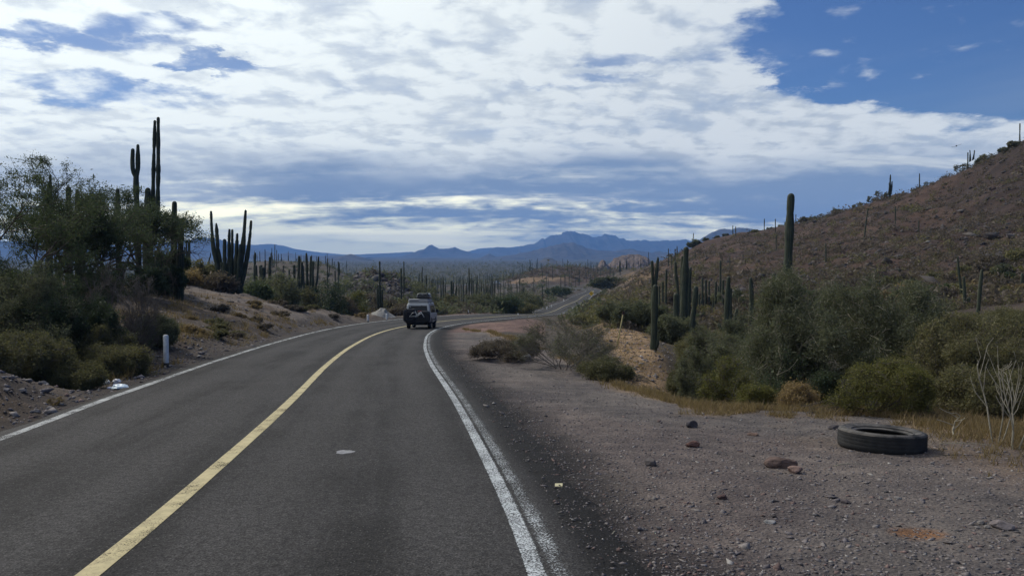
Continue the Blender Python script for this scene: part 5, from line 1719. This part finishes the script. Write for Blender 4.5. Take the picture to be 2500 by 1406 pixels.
# folded cream carton beside the road edge
p = hit(1364, 1206)
k = p.y / F
bm = bmesh.new()
box(bm, (0, 0, 7 * k), (19 * k, 11 * k, .6 * k), Euler((R(24), R(-4), R(-8))), .002)
box(bm, (1 * k, -6 * k, 2.4 * k), (18 * k, .8 * k, 4.2 * k), Euler((R(18), 0, R(-8))), .002)
o = fin_bm('paper_carton', bm, simple_mat('cream_card', (.62, .56, .36), .8, .2, 0, .08))
i_, u_ = nearest_road(np.array([p.x]), np.array([p.y]))
p.z = max(p.z, float(road_z(i_, np.minimum(u_, WR))[0]) - .02) if abs(u_[0]) < WR + .75 else p.z
o.location = p
tag(o, 'small folded cream coloured carton on the gravel by the road edge', 'litter')
# grey white splotch on the lane, a flat scrap
p = hit(842, 1138)
k = p.y / F
bm = bmesh.new()
vs = []
for i in range(26):
    a = 2 * math.pi * i / 26
    f = 1 + .12 * math.sin(3 * a + 1) + .06 * math.sin(7 * a)
    vs.append(bm.verts.new((22 * k * f * math.cos(a), .12 * f * math.sin(a), .004)))
top = bm.faces.new(vs)
r_ = bmesh.ops.extrude_face_region(bm, geom=[top])
bmesh.ops.translate(bm, verts=[e for e in r_['geom'] if isinstance(e, bmesh.types.BMVert)], vec=(0, 0, .006))
i_, u_ = nearest_road(np.array([p.x]), np.array([p.y]))
o = fin_bm('flattened_scrap', bm, simple_mat('grey_scrap', (.24, .24, .25), .85, .2, 0, .25, 30))
o.location = (p.x, p.y, float(road_z(i_, u_)[0]) + .003)
o.rotation_euler = (R(-3.4), 0, 0)
tag(o, 'flat pale grey scrap pressed onto the right lane', 'litter')
# little sticks
for k, (px, py, ln, a, lab) in enumerate([(1500, 1307, .10, 1.0, 'short pale twig lying on the dark gravel'), (2370, 1088, .75, -.25, 'long pale curved twig lying right of the tyre'), (2070, 1140, .35, .15, 'thin pale stem lying below the tyre'), (2340, 1118, .6, .0, 'dark stick lying right of the tyre shadow')]):
    p = hit(px, py)
    bm = bmesh.new()
    pts = [Vector(((t - .5) * ln * math.cos(a), (t - .5) * ln * math.sin(a), .012 + .02 * math.sin(t * 3.1))) for t in np.linspace(0, 1, 7)]
    tube(bm, pts, [.005, .006, .006, .005, .004, .003, .002], 6)
    o = fin_bm('twig', bm, B_PAL if k < 3 else B_BRK, None, True)
    o.location = p
    tag(o, lab, 'twig')

# ------------------------------------------------------------------ the tyre
M_RUB, g = mat('worn_rubber')
tcn = g.n('ShaderNodeTexCoord').outputs['Object']
n = g.noise(tcn, 5.0, 6.0, .65)
n2 = g.noise(tcn, 60.0, 4.0, .6)
zz = g.sep(tcn)[2]
dust = g.mul(g.ss(g.sep(g.n('ShaderNodeNewGeometry').outputs['Normal'])[2], .3, .9), .5)
c = g.mix(g.ss(n, .35, .7), (.012, .012, .013), (.030, .029, .029))
c = g.mix(g.mul(g.ss(n, .34, .62), g.mul(dust, 1.7)), c, (.12, .108, .10))
g.out(g.bsdf(c, .75, .3, 0, g.bump(g.add(n2, n), .35, .006)))
p = hit(2152, 1082)
p = spot(2152, 1075, 10.3)
p.z -= .02
tyre = thing('truck_tyre', 'black worn truck tyre lying flat on the gravel in front of the yellow green bush', 'tyre', p)
tyre.rotation_euler = (R(-3.2), R(2.0), 0)
k = p.y / F
RO, TH = 101 * k, .25
prof = [(RO * .975, .012), (RO * .995, .035), (RO, .06)]
for zc in (.085, .13, .175, .22):
    prof += [(RO, zc - .012), (RO * .997, zc - .005), (RO * .997, zc + .005), (RO, zc + .012)]
prof += [(RO * .995, TH - .045), (RO * .975, TH - .015), (RO * .93, TH - .002), (RO * .86, TH + .004), (RO * .78, TH - .012), (RO * .70, TH - .03), (RO * .625, TH - .036), (RO * .60, TH - .045),
         (RO * .598, TH - .065), (RO * .62, TH - .075), (RO * .72, TH - .06), (RO * .86, TH - .05), (RO * .93, TH - .09), (RO * .94, TH * .5), (RO * .93, .09), (RO * .86, .045), (RO * .72, .05), (RO * .62, .07),
         (RO * .598, .058), (RO * .60, .04), (RO * .70, .02), (RO * .84, .0), (RO * .93, .002)]
bm = bmesh.new()
lathe(bm, prof, (0, 0, 0), (0, 0, 1), 96, True)
fin_bm('tread_and_sidewall', bm, M_RUB, tyre, True)
bm = bmesh.new()
torus(bm, (0, 0, TH + .0), (0, 0, 1), RO * .885, .006, 72, 6)
torus(bm, (0, 0, TH - .022), (0, 0, 1), RO * .70, .006, 72, 6)
fin_bm('sidewall_rib', bm, M_RUB, tyre, True)
bm = bmesh.new()
torus(bm, (0, 0, TH - .05), (0, 0, 1), RO * .605, .012, 72, 8)
fin_bm('bead', bm, M_RUB, tyre, True)

# ------------------------------------------------------------------ white roadside posts
M_PW = simple_mat('chalky_white_paint', (.70, .69, .68), .75, .25, 0, .16, 7, .3)
M_PB = simple_mat('black_paint', (.03, .03, .034), .7, .3, 0, .2, 9, .2)


def post(label, px, py_base, py_top, d=None, wpx=None, lean=0.0):
    p = hit(px, py_base) if d is None else spot(px, py_base, d)
    k = p.y / F
    h = zat(p.y, py_top) - p.z
    r = (wpx or 12) * k / 2
    t = thing('marker_post', label, 'post', p, 0, 'white roadside marker posts')
    t.rotation_euler = (0, lean, 0)
    b = h * .16
    bm = bmesh.new()
    lathe(bm, [(r, b), (r, h - r * .5), (r * .86, h - r * .18), (r * .5, h - r * .03), (.001, h)], (0, 0, 0), (0, 0, 1), 20)
    fin_bm('shaft', bm, M_PW, t, True)
    bm = bmesh.new()
    lathe(bm, [(.001, -.25), (r * 1.01, -.25), (r * 1.01, b), (.001, b)], (0, 0, 0), (0, 0, 1), 20)
    fin_bm('foot_band', bm, M_PB, t, True)
    return t


post('nearest white concrete marker post with a black foot, left of the road', 406, 884, 817, 22.5, 12.5)
post('white marker post left of the sand heap', 898, 787, 768, None, 5)
post('white marker post in front of the sand heap', 944, 782, 766, None, 4.2)
post('white marker post beyond the road right of the van', 1143, 766, 757, None, 3.2)
post('tiny white marker post on the inside of the road curve', 1265, 772, 765, 101, 3.0)
post('tiny white marker post on the left verge of the climbing road', 1335, 757, 750, None, 2)
post('tiny white marker post on the left verge, further up the climbing road', 1347, 752, 745, None, 2)
post('farthest tiny white marker post on the left verge of the climbing road', 1376, 738, 731, None, 2)

# ------------------------------------------------------------------ yellow curve sign seen across the bend
M_GAL = simple_mat('galvanised_steel', (.35, .35, .36), .5, .5, .6)
M_YEL = simple_mat('sign_yellow', (.75, .48, .03), .5, .4, 0, .05)
M_BLK = simple_mat('sign_black', (.02, .02, .02), .5, .4)
i = int(np.argmin(np.abs(RC[:, 1] - 222)))
x_, y_, z_ = road_pt(i, WR + 1.5)
p = Vector((x_, y_, hz(x_, y_)))
sg = thing('curve_sign', 'yellow diamond curve sign with a black arrow on the far right verge', 'road sign', p)
bm = bmesh.new()
tube(bm, [(0, .03, -.4), (0, .03, 2.6)], .035, 10)
fin_bm('pole', bm, M_GAL, sg, True)
bm = bmesh.new()
box(bm, (0, 0, 2.1), (.95, .02, .95), Euler((0, R(45), 0)), .006)
fin_bm('sign_plate', bm, M_YEL, sg)
bm = bmesh.new()
tube(bm, [(.14, -.016, 1.75), (.14, -.016, 2.05), (.05, -.016, 2.2), (-.12, -.016, 2.25)], .05, 6)
box(bm, (-.18, -.016, 2.25), (.2, .012, .2), Euler((0, R(45), 0)))
fin_bm('arrow', bm, M_BLK, sg)

# thin yellow pole with a rusty plate, seen edge on
p = spot(1503, 845, 33)
sg = thing('leaning_pole', 'thin leaning yellow pole with a small rusty plate on the tan berm', 'pole', p)
k = p.y / F
top = pt(1521, 768, 33) - p
bm = bmesh.new()
tube(bm, [(0, 0, -.2), tuple(top)], .028, 8)
fin_bm('shaft', bm, simple_mat('dull_yellow_paint', (.34, .29, .14), .8, .2, 0, .2, 5), sg, True)
bm = bmesh.new()
box(bm, (top.x + .02, 0, top.z + .06), (.17, .03, .14), Euler((0, .2, .9)), .01)
fin_bm('rusty_plate', bm, simple_mat('rust', (.10, .065, .05), .9, .1, 0, .3, 8, .3), sg)

# ------------------------------------------------------------------ gliding bird
p = pt(2335, 357, 120)
k = 120 / F
bm = bmesh.new()
sp_ = [(-11, -1.5, .3), (-7, -2.4, 1.0), (-3, -1.2, 1.9), (0, 0, 2.3), (3, 1.8, 1.9), (7, 3.2, 1.0), (10.5, 5.0, .25)]
for side in (1,):
    ra, rb = [], []
    for (sx_, sz_, ch) in sp_:
        c = Vector((sx_ * k, 0, sz_ * k * .8))
        ra.append([bm.verts.new(c + Vector((0, dy_ * ch * k * .9, dz_ * k * .35))) for dy_, dz_ in ((-1, 0), (0, .8), (1, 0), (0, -.8))])
    for a in range(len(ra) - 1):
        for j in range(4):
            bm.faces.new((ra[a][j], ra[a][(j + 1) % 4], ra[a + 1][(j + 1) % 4], ra[a + 1][j]))
    bm.faces.new(ra[0][::-1]); bm.faces.new(ra[-1])
tube(bm, [(0, -.38, 0), (0, -.3, .02), (0, -.1, .0), (0, .15, 0), (0, .35, 0), (0, .5, 0)], [.02, .05, .085, .075, .05, .09], 8)
o = fin_bm('bird', bm, simple_mat('dark_feathers', (.03, .028, .027), .8, .2), None, True)
o.location = p
o.rotation_euler = (R(12), 0, R(-30))
tag(o, 'dark bird gliding on spread wings left of the hill summit', 'bird')

# ------------------------------------------------------------------ the camper van
M_VW = simple_mat('white_van_paint', (.36, .37, .38), .32, .5, 0, .05, 3)
M_VP = simple_mat('pale_roof_shell', (.32, .32, .325), .55, .4, 0, .06, 3)
M_VD = simple_mat('black_plastic', (.022, .022, .025), .6, .35, 0, .2, 9)
M_VB = simple_mat('gloss_black_shell', (.020, .021, .024), .22, .55, 0, .1, 4)
M_GLS, g = mat('tinted_glass')
g.out(g.bsdf((.012, .014, .018), .12, .22))
M_TLR = simple_mat('tail_lamp_red', (.30, .015, .012), .3, .5)
M_ALU = simple_mat('silver_metal', (.45, .46, .48), .35, .5, .5)
M_CAN = simple_mat('dark_canvas', (.028, .028, .033), .9, .1, 0, .25, 6, .4)
M_TYR = simple_mat('tyre_rubber', (.018, .018, .019), .85, .2, 0, .2, 9, .2)
M_FRM = simple_mat('pale_bike_frame', (.62, .63, .62), .35, .5)
M_RED = simple_mat('red_cloth', (.35, .03, .04), .8, .2)

ir = int(np.argmin(np.abs(RC[:, 1] - 54.8)))
vx_, vy_, vz_ = road_pt(ir, 1.72)
VANROT = R(0.8)
van = thing('camper_van', 'white camper van driving away with a bicycle and dark bags on its back', 'van', (vx_, vy_, vz_), -VANROT)
pitch = math.atan2(RC[ir + 5, 2] - RC[ir - 5, 2], np.linalg.norm(RC[ir + 5, :2] - RC[ir - 5, :2]))
van.rotation_euler = (pitch, 0, -VANROT)
HW = .86
LEN = 4.55


def shell(secs, m, name, parent, cap=True, smooth=True):
    """loft of closed half-mirrored sections: list of (y, [(x, z) ... right side from bottom to top])"""
    bm = bmesh.new()
    rings = []
    for y_, pr in secs:
        full = pr + [(-x, z) for x, z in reversed(pr)]
        rings.append([bm.verts.new((x, y_, z)) for x, z in full])
    for a in range(len(rings) - 1):
        n = len(rings[0])
        for j in range(n):
            bm.faces.new((rings[a][j], rings[a][(j + 1) % n], rings[a + 1][(j + 1) % n], rings[a + 1][j]))
    if cap:
        bm.faces.new(rings[0][::-1]); bm.faces.new(rings[-1])
    return fin_bm(name, bm, m, parent, smooth and False)


def vsec(y_, zb, zt, wt, wb=HW):
    return (y_, [(wb - .10, zb), (wb - .02, zb + .07), (wb, .62), (wb, 1.02), (wb - .015, 1.06), (wt + .045, zt - .10), (wt - .02, zt - .02), (wt - .10, zt)])


secs = [vsec(.02, .46, 1.70, .70, .83), vsec(.10, .44, 1.80, .725, .855), vsec(.5, .42, 1.84, .735), vsec(1.6, .40, 1.86, .74), vsec(3.1, .40, 1.84, .735), vsec(3.75, .40, 1.42, .78), vsec(4.05, .42, 1.08, .82), vsec(4.45, .46, .98, .80), vsec(LEN, .50, .86, .72, .80)]
# rake the rear: the upper part of the tail leans forward
bm = bmesh.new()
rings = []
for si, (y_, pr) in enumerate(secs):
    full = pr + [(-x, z) for x, z in reversed(pr)]
    ring = []
    for x, z in full:
        yy = y_ + (max(z - 1.04, 0) * .30 * max(0, 1 - y_ / 1.2))
        ring.append(bm.verts.new((x, yy, z)))
    rings.append(ring)
for a in range(len(rings) - 1):
    n = len(rings[0])
    for j in range(n):
        bm.faces.new((rings[a][j], rings[a][(j + 1) % n], rings[a + 1][(j + 1) % n], rings[a + 1][j]))
n = len(rings[0])
for j in range(n // 2 - 1):
    bm.faces.new((rings[0][j], rings[0][j + 1], rings[0][n - 2 - j], rings[0][n - 1 - j]))
bm.faces.new(rings[-1])
fin_bm('body', bm, M_VW, van)


def plate(name, quad, m, parent, th=.012, nrm=None):
    """thin solid panel through a list of corner points"""
    P = [Vector(p) for p in quad]
    nn = (P[1] - P[0]).cross(P[-1] - P[0]).normalized()
    if nrm and nn.dot(Vector(nrm)) < 0: nn = -nn
    bm = bmesh.new()
    a = [bm.verts.new(p + nn * th) for p in P]
    b = [bm.verts.new(p - nn * th) for p in P]
    bm.faces.new(a); bm.faces.new(b[::-1])
    k_ = len(P)
    for j in range(k_):
        bm.faces.new((a[j], b[j], b[(j + 1) % k_], a[(j + 1) % k_]))
    return fin_bm(name, bm, m, parent)


def ry(z, off=-.006):
    return .02 + max(z - 1.04, 0) * .30 * (1 - .02 / 1.2) + off


# rear window with its dark rubber edge
def rq(x0, x1, z0, z1, dx, off):
    return [(-x0, ry(z0, off), z0), (x0, ry(z0, off), z0), (x1, ry(z1, off), z1), (-x1, ry(z1, off), z1)]


rw = plate('rear_window', rq(.70, .615, 1.09, 1.60, 0, -.008), M_GLS, van, .008, (0, -1, 0))
plate('window_sticker', [(-.585, ry(1.52, -.022), 1.52), (-.50, ry(1.52, -.022), 1.52), (-.50, ry(1.57, -.022), 1.57), (-.585, ry(1.57, -.022), 1.57)], M_VW, rw, .003, (0, -1, 0))
bm = bmesh.new()
tube(bm, [(.28, ry(1.62, -.03), 1.64), (.0, ry(1.50, -.03), 1.42), (-.2, ry(1.40, -.03), 1.34)], .012, 6)
fin_bm('rear_wiper', bm, M_VD, rw)
# side windows
for sx_ in (1, -1):
    for nm, ya, yb, yc, yd in (('side_window', .62, 1.35, 1.35, .62), ('side_window', 1.45, 2.25, 2.25, 1.45), ('cab_window', 2.36, 3.55, 3.02, 2.36)):
        def wx(z): return sx_ * (HW - .015 + (.78 - (HW - .015)) * min(1, (z - 1.06) / .70) + .006)
        plate(nm, [(wx(1.12), ya, 1.12), (wx(1.12), yb, 1.12), (wx(1.62), yc, 1.62), (wx(1.62), yd, 1.62)], M_GLS, van, .006, (sx_, 0, .2))
    bm = bmesh.new()
    box(bm, (sx_ * (HW + .13), 3.35, 1.22), (.17, .07, .25), None, .02)
    box(bm, (sx_ * (HW + .03), 3.36, 1.14), (.10, .03, .03))
    fin_bm('wing_mirror', bm, M_VD, van)
    bm = bmesh.new()
    box(bm, (sx_ * (HW + .004), 2.4, .62), (.02, 3.0, .07), None, .006)
    fin_bm('side_rubbing_strip', bm, M_VD, van)
    tl = bmesh.new()
    box(tl, (sx_ * .765, .012, .80), (.12, .05, .30), None, .012)
    fin_bm('tail_lamp', tl, M_TLR, van)
plate('windscreen', [(-.74, 3.80, 1.40), (.74, 3.80, 1.40), (.68, 3.20, 1.80), (-.68, 3.20, 1.80)], M_GLS, van, .006, (0, 1, .8))
# bumpers, valance and exhaust
bm = bmesh.new()
box(bm, (0, -.03, .50), (1.68, .16, .20), None, .03)
fin_bm('rear_bumper', bm, M_VD, van)
bm = bmesh.new()
box(bm, (0, LEN + .02, .52), (1.6, .14, .2), None, .03)
fin_bm('front_bumper', bm, M_VD, van)
bm = bmesh.new()
box(bm, (0, .30, .36), (1.3, .5, .12), None, .02)
box(bm, (0, 2.3, .40), (1.3, 3.2, .12), None, .02)
box(bm, (0, .62, .30), (1.5, .10, .09), None, .02)
fin_bm('underbody', bm, M_VD, van)
bm = bmesh.new()
tube(bm, [(-.30, .6, .27), (-.30, .0, .27)], .03, 10)
fin_bm('exhaust_pipe', bm, M_ALU, van)
# wheels
for sx_ in (1, -1):
    for wy in (.86, 3.55):
        bm = bmesh.new()
        c0 = sx_ * (HW - .125)
        lathe(bm, [(.20, -.105), (.30, -.11), (.325, -.085), (.335, -.04), (.335, .04), (.325, .085), (.30, .11), (.20, .105)], (c0, wy, .335), (1, 0, 0), 32, True)
        w_ = fin_bm('wheel', bm, M_TYR, van, True)
        bm = bmesh.new()
        lathe(bm, [(.001, sx_ * .05), (.07, sx_ * .06), (.10, sx_ * .03), (.17, sx_ * .05), (.205, sx_ * .09), (.205, -sx_ * .09), (.001, -sx_ * .09)], (c0, wy, .335), (1, 0, 0), 24)
        fin_bm('rim', bm, M_ALU, w_, True)
        # arch
        bm = bmesh.new()
        pts = [(sx_ * (HW - .01), wy + .40 * math.cos(a), .36 + .40 * math.sin(a)) for a in np.linspace(.05, math.pi - .05, 14)]
        tube(bm, pts, .035, 6)
        fin_bm('wheel_arch', bm, M_VD, van)
# pop-up roof shell
shell([(.33, [(.66, 1.845), (.68, 1.87), (.66, 2.02), (.60, 2.05)]), (.45, [(.70, 1.84), (.72, 1.87), (.69, 2.04), (.62, 2.075)]), (2.4, [(.70, 1.85), (.72, 1.88), (.69, 2.05), (.62, 2.085)]), (3.05, [(.66, 1.83), (.68, 1.86), (.64, 1.94), (.58, 1.96)])], M_VP, 'pop_top_roof', van)
bm = bmesh.new()
box(bm, (-.28, .345, 1.955), (.62, .05, .035), None, .006)
fin_bm('roof_lip', bm, M_VD, van)
bm = bmesh.new()
tube(bm, [(.80, .8, 1.80), (.82, .82, 1.86), (.82, 2.6, 1.88), (.80, 2.62, 1.80)], .035, 8)
fin_bm('awning_roll', bm, M_VD, van)
bm = bmesh.new()
box(bm, (0, .9, 2.10), (1.36, .05, .035), None, .006)
box(bm, (0, 2.1, 2.11), (1.36, .05, .035), None, .006)
fin_bm('roof_rack', bm, M_VD, van)
# spare wheel cover and bike rack on the tail
bm = bmesh.new()
for z in (.66, .98):
    tube(bm, [(-.62, -.03, z), (-.62, -.34, z), (.62, -.34, z), (.62, -.03, z)], .018, 8)
tube(bm, [(-.62, -.34, .62), (-.62, -.34, 1.15)], .018, 8)
tube(bm, [(.62, -.34, .62), (.62, -.34, 1.15)], .018, 8)
fin_bm('bicycle_rack', bm, M_VD, van)
M = van.matrix_basis.copy()


def on_van(name, label, cat, loc):
    t = bpy.data.objects.new(name, None)
    COL.objects.link(t)
    t.location = Vector((vx_, vy_, vz_)) + (Euler(van.rotation_euler).to_matrix() @ Vector(loc))
    t.rotation_euler = van.rotation_euler
    return tag(t, label, cat)


# roof box
rb = on_van('roof_box', 'glossy black rounded roof box on the right half of the van roof', 'roof box', (.28, .55, 2.13))
shell([(0, [(.36, .03), (.40, .08), (.36, .24), (.28, .31)]), (.10, [(.40, .0), (.45, .07), (.41, .29), (.33, .36)]), (1.3, [(.40, .0), (.45, .07), (.41, .30), (.33, .37)]), (1.95, [(.34, .02), (.40, .08), (.33, .20), (.26, .24)])], M_VB, 'lid', rb)
bm = bmesh.new()
box(bm, (0, 1.0, .005), (.80, 1.9, .05), None, .015)
fin_bm('base_tray', bm, M_VD, rb)
bm = bmesh.new()
box(bm, (-.02, -.008, .26), (.12, .012, .035), None, .004)
fin_bm('latch', bm, M_ALU, rb)


def softbag(name, label, loc, s, m, seed, cat='bag'):
    t = on_van(name, label, cat, loc)
    rng = random.Random(seed)
    bm = bmesh.new()
    bmesh.ops.create_cube(bm, size=2.0)
    bmesh.ops.subdivide_edges(bm, edges=bm.edges[:], cuts=7, use_grid_fill=True)
    for v_ in bm.verts:
        c = v_.co.copy()
        l4 = (abs(c.x) ** 5 + abs(c.y) ** 5 + abs(c.z) ** 5) ** .2
        c = c / l4
        f = 1 + .10 * (float(vnoise(np.array([c.x * 2 + seed]), np.array([c.z * 2 + c.y]), seed)[0]) - .5)
        v_.co = Vector((c.x * s[0] * f, c.y * s[1] * f, c.z * s[2] * f))
    body = fin_bm('bag_body', bm, m, t, True)
    for xx in (-.5, .5):
        bm = bmesh.new()
        pts = []
        for a in np.linspace(0, 2 * math.pi, 25):
            q_ = Vector((0, math.cos(a), math.sin(a)))
            l4 = (abs(q_.y) ** 5 + abs(q_.z) ** 5) ** .2
            pts.append((xx * s[0], q_.y / l4 * s[1] * 1.04, q_.z / l4 * s[2] * 1.04))
        tube(bm, pts, .015, 6)
        fin_bm('strap', bm, M_VD, t)
    return t


softbag('duffel_bag', 'dark grey bulging bag strapped on the left of the van tail', (-.50, -.20, .94), (.46, .18, .44), M_CAN, 2)
softbag('duffel_bag', 'black square bag on the right side of the van tail', (.42, -.17, .86), (.47, .14, .40), M_VD, 4)
softbag('duffel_bag', 'low black bundle under the bicycle on the van tail', (-.02, -.18, .60), (.80, .12, .17), M_VD, 6)
softbag('cloth_bundle', 'small red cloth bundle above the bicycle on the van tail', (.20, -.22, 1.20), (.14, .06, .06), M_RED, 8, 'bundle')
# bicycle hung across the tail
bk = on_van('bicycle', 'pale framed bicycle with black wheels hung across the van tail', 'bicycle', (0, -.50, 0))
wl, wr, zc = (-.50, 0, .86), (.52, 0, .82), .0
for nm, c in (('rear_wheel', wl), ('front_wheel', wr)):
    bm = bmesh.new()
    torus(bm, c, (0, 1, 0), .315, .024, 40, 8)
    w_ = fin_bm(nm, bm, M_TYR, bk, True)
    bm = bmesh.new()
    for j in range(16):
        a = 2 * math.pi * j / 16
        tube(bm, [(c[0], .012 * (-1) ** j, c[2]), (c[0] + .29 * math.cos(a), 0, c[2] + .29 * math.sin(a))], .0025, 3, False)
    torus(bm, c, (0, 1, 0), .288, .010, 40, 6)
    fin_bm('rim_and_spokes', bm, M_VD, w_)
bb, seat_t, head_t, head_b = (.02, 0, .92), (-.09, 0, 1.20), (.30, 0, 1.20), (.335, 0, 1.10)
bm = bmesh.new()
tube(bm, [bb, seat_t], .022, 8)
tube(bm, [(.0, 0, .985), head_t], .024, 8)
tube(bm, [bb, head_b], .028, 8)
tube(bm, [head_t, head_b], .026, 8)
for s_ in (.04, -.04):
    tube(bm, [(bb[0], s_ * .5, bb[2]), (wl[0], s_, wl[2])], .013, 6)
    tube(bm, [(-.06, s_ * .4, 1.17), (-.27, s_, 1.13), (wl[0], s_, wl[2])], .014, 6)
fin_bm('frame', bm, M_FRM, bk, True)
bm = bmesh.new()
for s_ in (.05, -.05):
    tube(bm, [(head_b[0] + .005, s_ * .9, head_b[2]), (.42, s_, .98), (wr[0], s_, wr[2])], .017, 8)
tube(bm, [(.335, -.06, 1.1), (.335, .06, 1.1)], .02, 8)
fin_bm('fork', bm, M_FRM, bk, True)
bm = bmesh.new()
tube(bm, [head_t, (.285, 0, 1.27), (.33, 0, 1.29)], .016, 8)
tube(bm, [(.33, -.30, 1.30), (.33, .22, 1.30)], .014, 8)
fin_bm('handlebar', bm, M_VD, bk, True)
bm = bmesh.new()
tube(bm, [seat_t, (-.12, 0, 1.31)], .014, 8)
fin_bm('seat_post', bm, M_ALU, bk, True)
bm = bmesh.new()
tube(bm, [(-.27, 0, 1.345), (-.20, 0, 1.35), (-.08, 0, 1.335), (.02, 0, 1.325)], [.045, .065, .03, .015], 10)
fin_bm('saddle', bm, M_VD, bk, True)
bm = bmesh.new()
torus(bm, (bb[0], .04, bb[2]), (0, 1, 0), .085, .008, 28, 6)
tube(bm, [(bb[0], -.05, bb[2]), (-.12, -.05, .82)], .012, 6)
tube(bm, [(bb[0], .05, bb[2]), (.16, .05, 1.0)], .012, 6)
fin_bm('crank_set', bm, M_ALU, bk)

# ------------------------------------------------------------------ small white pickup far down the road
ip = int(np.argmin(np.abs(RC[:, 0] + 9.5) + (RC[:, 1] < 380) * 99))
px_, py_, pz_ = road_pt(ip, 1.6)
tv = RT[ip]
pk = thing('pickup_truck', 'tiny white pickup on the far bend of the road, half hidden by cacti', 'pickup', (px_, py_, pz_), math.atan2(-tv[0], tv[1]))
bm = bmesh.new()
rings = []
for y_, z_, w_ in ((-2.4, 1.0, .85), (-.3, 1.02, .86), (-.25, 1.7, .70), (.9, 1.72, .70), (1.5, 1.1, .84), (2.4, .95, .80), (2.5, .6, .8)):
    rings.append([bm.verts.new((sx_, y_, zz_)) for sx_, zz_ in ((w_ + .02, .42), (w_, z_), (-w_, z_), (-w_ - .02, .42))])
for a in range(len(rings) - 1):
    for j in range(4):
        bm.faces.new((rings[a][j], rings[a][(j + 1) % 4], rings[a + 1][(j + 1) % 4], rings[a + 1][j]))
bm.faces.new(rings[0][::-1]); bm.faces.new(rings[-1])
fin_bm('body', bm, M_VW, pk)
for sx_ in (1, -1):
    plate('cab_window', [(sx_ * .80, -.15, 1.2), (sx_ * .80, 1.15, 1.2), (sx_ * .725, .85, 1.6), (sx_ * .725, -.12, 1.6)], M_GLS, pk, .02, (sx_, 0, .1))
    for wy in (-1.5, 1.6):
        bm = bmesh.new()
        lathe(bm, [(.001, -.1), (.34, -.1), (.36, 0), (.34, .1), (.001, .1)], (sx_ * .78, wy, .36), (1, 0, 0), 20)
        fin_bm('wheel', bm, M_TYR, pk)

# ------------------------------------------------------------------ the air: haze that turns the far ranges blue
bm = bmesh.new()
box(bm, (0, 0, 112), (23000, 23000, 300))
hzo = fin_bm('haze', bm, None)
mh = bpy.data.materials.new('haze')
mh.use_nodes = True
nt = mh.node_tree
nt.nodes.clear()
vo = nt.nodes.new('ShaderNodeVolumePrincipled')
vo.inputs['Color'].default_value = (.20, .45, 1.0, 1)
vo.inputs['Density'].default_value = 0.00013
vo.inputs['Anisotropy'].default_value = 0.0
ou = nt.nodes.new('ShaderNodeOutputMaterial')
nt.links.new(vo.outputs[0], ou.inputs['Volume'])
hzo.data.materials.append(mh)
tag(hzo, 'thin blue air over the valley', kind='stuff')
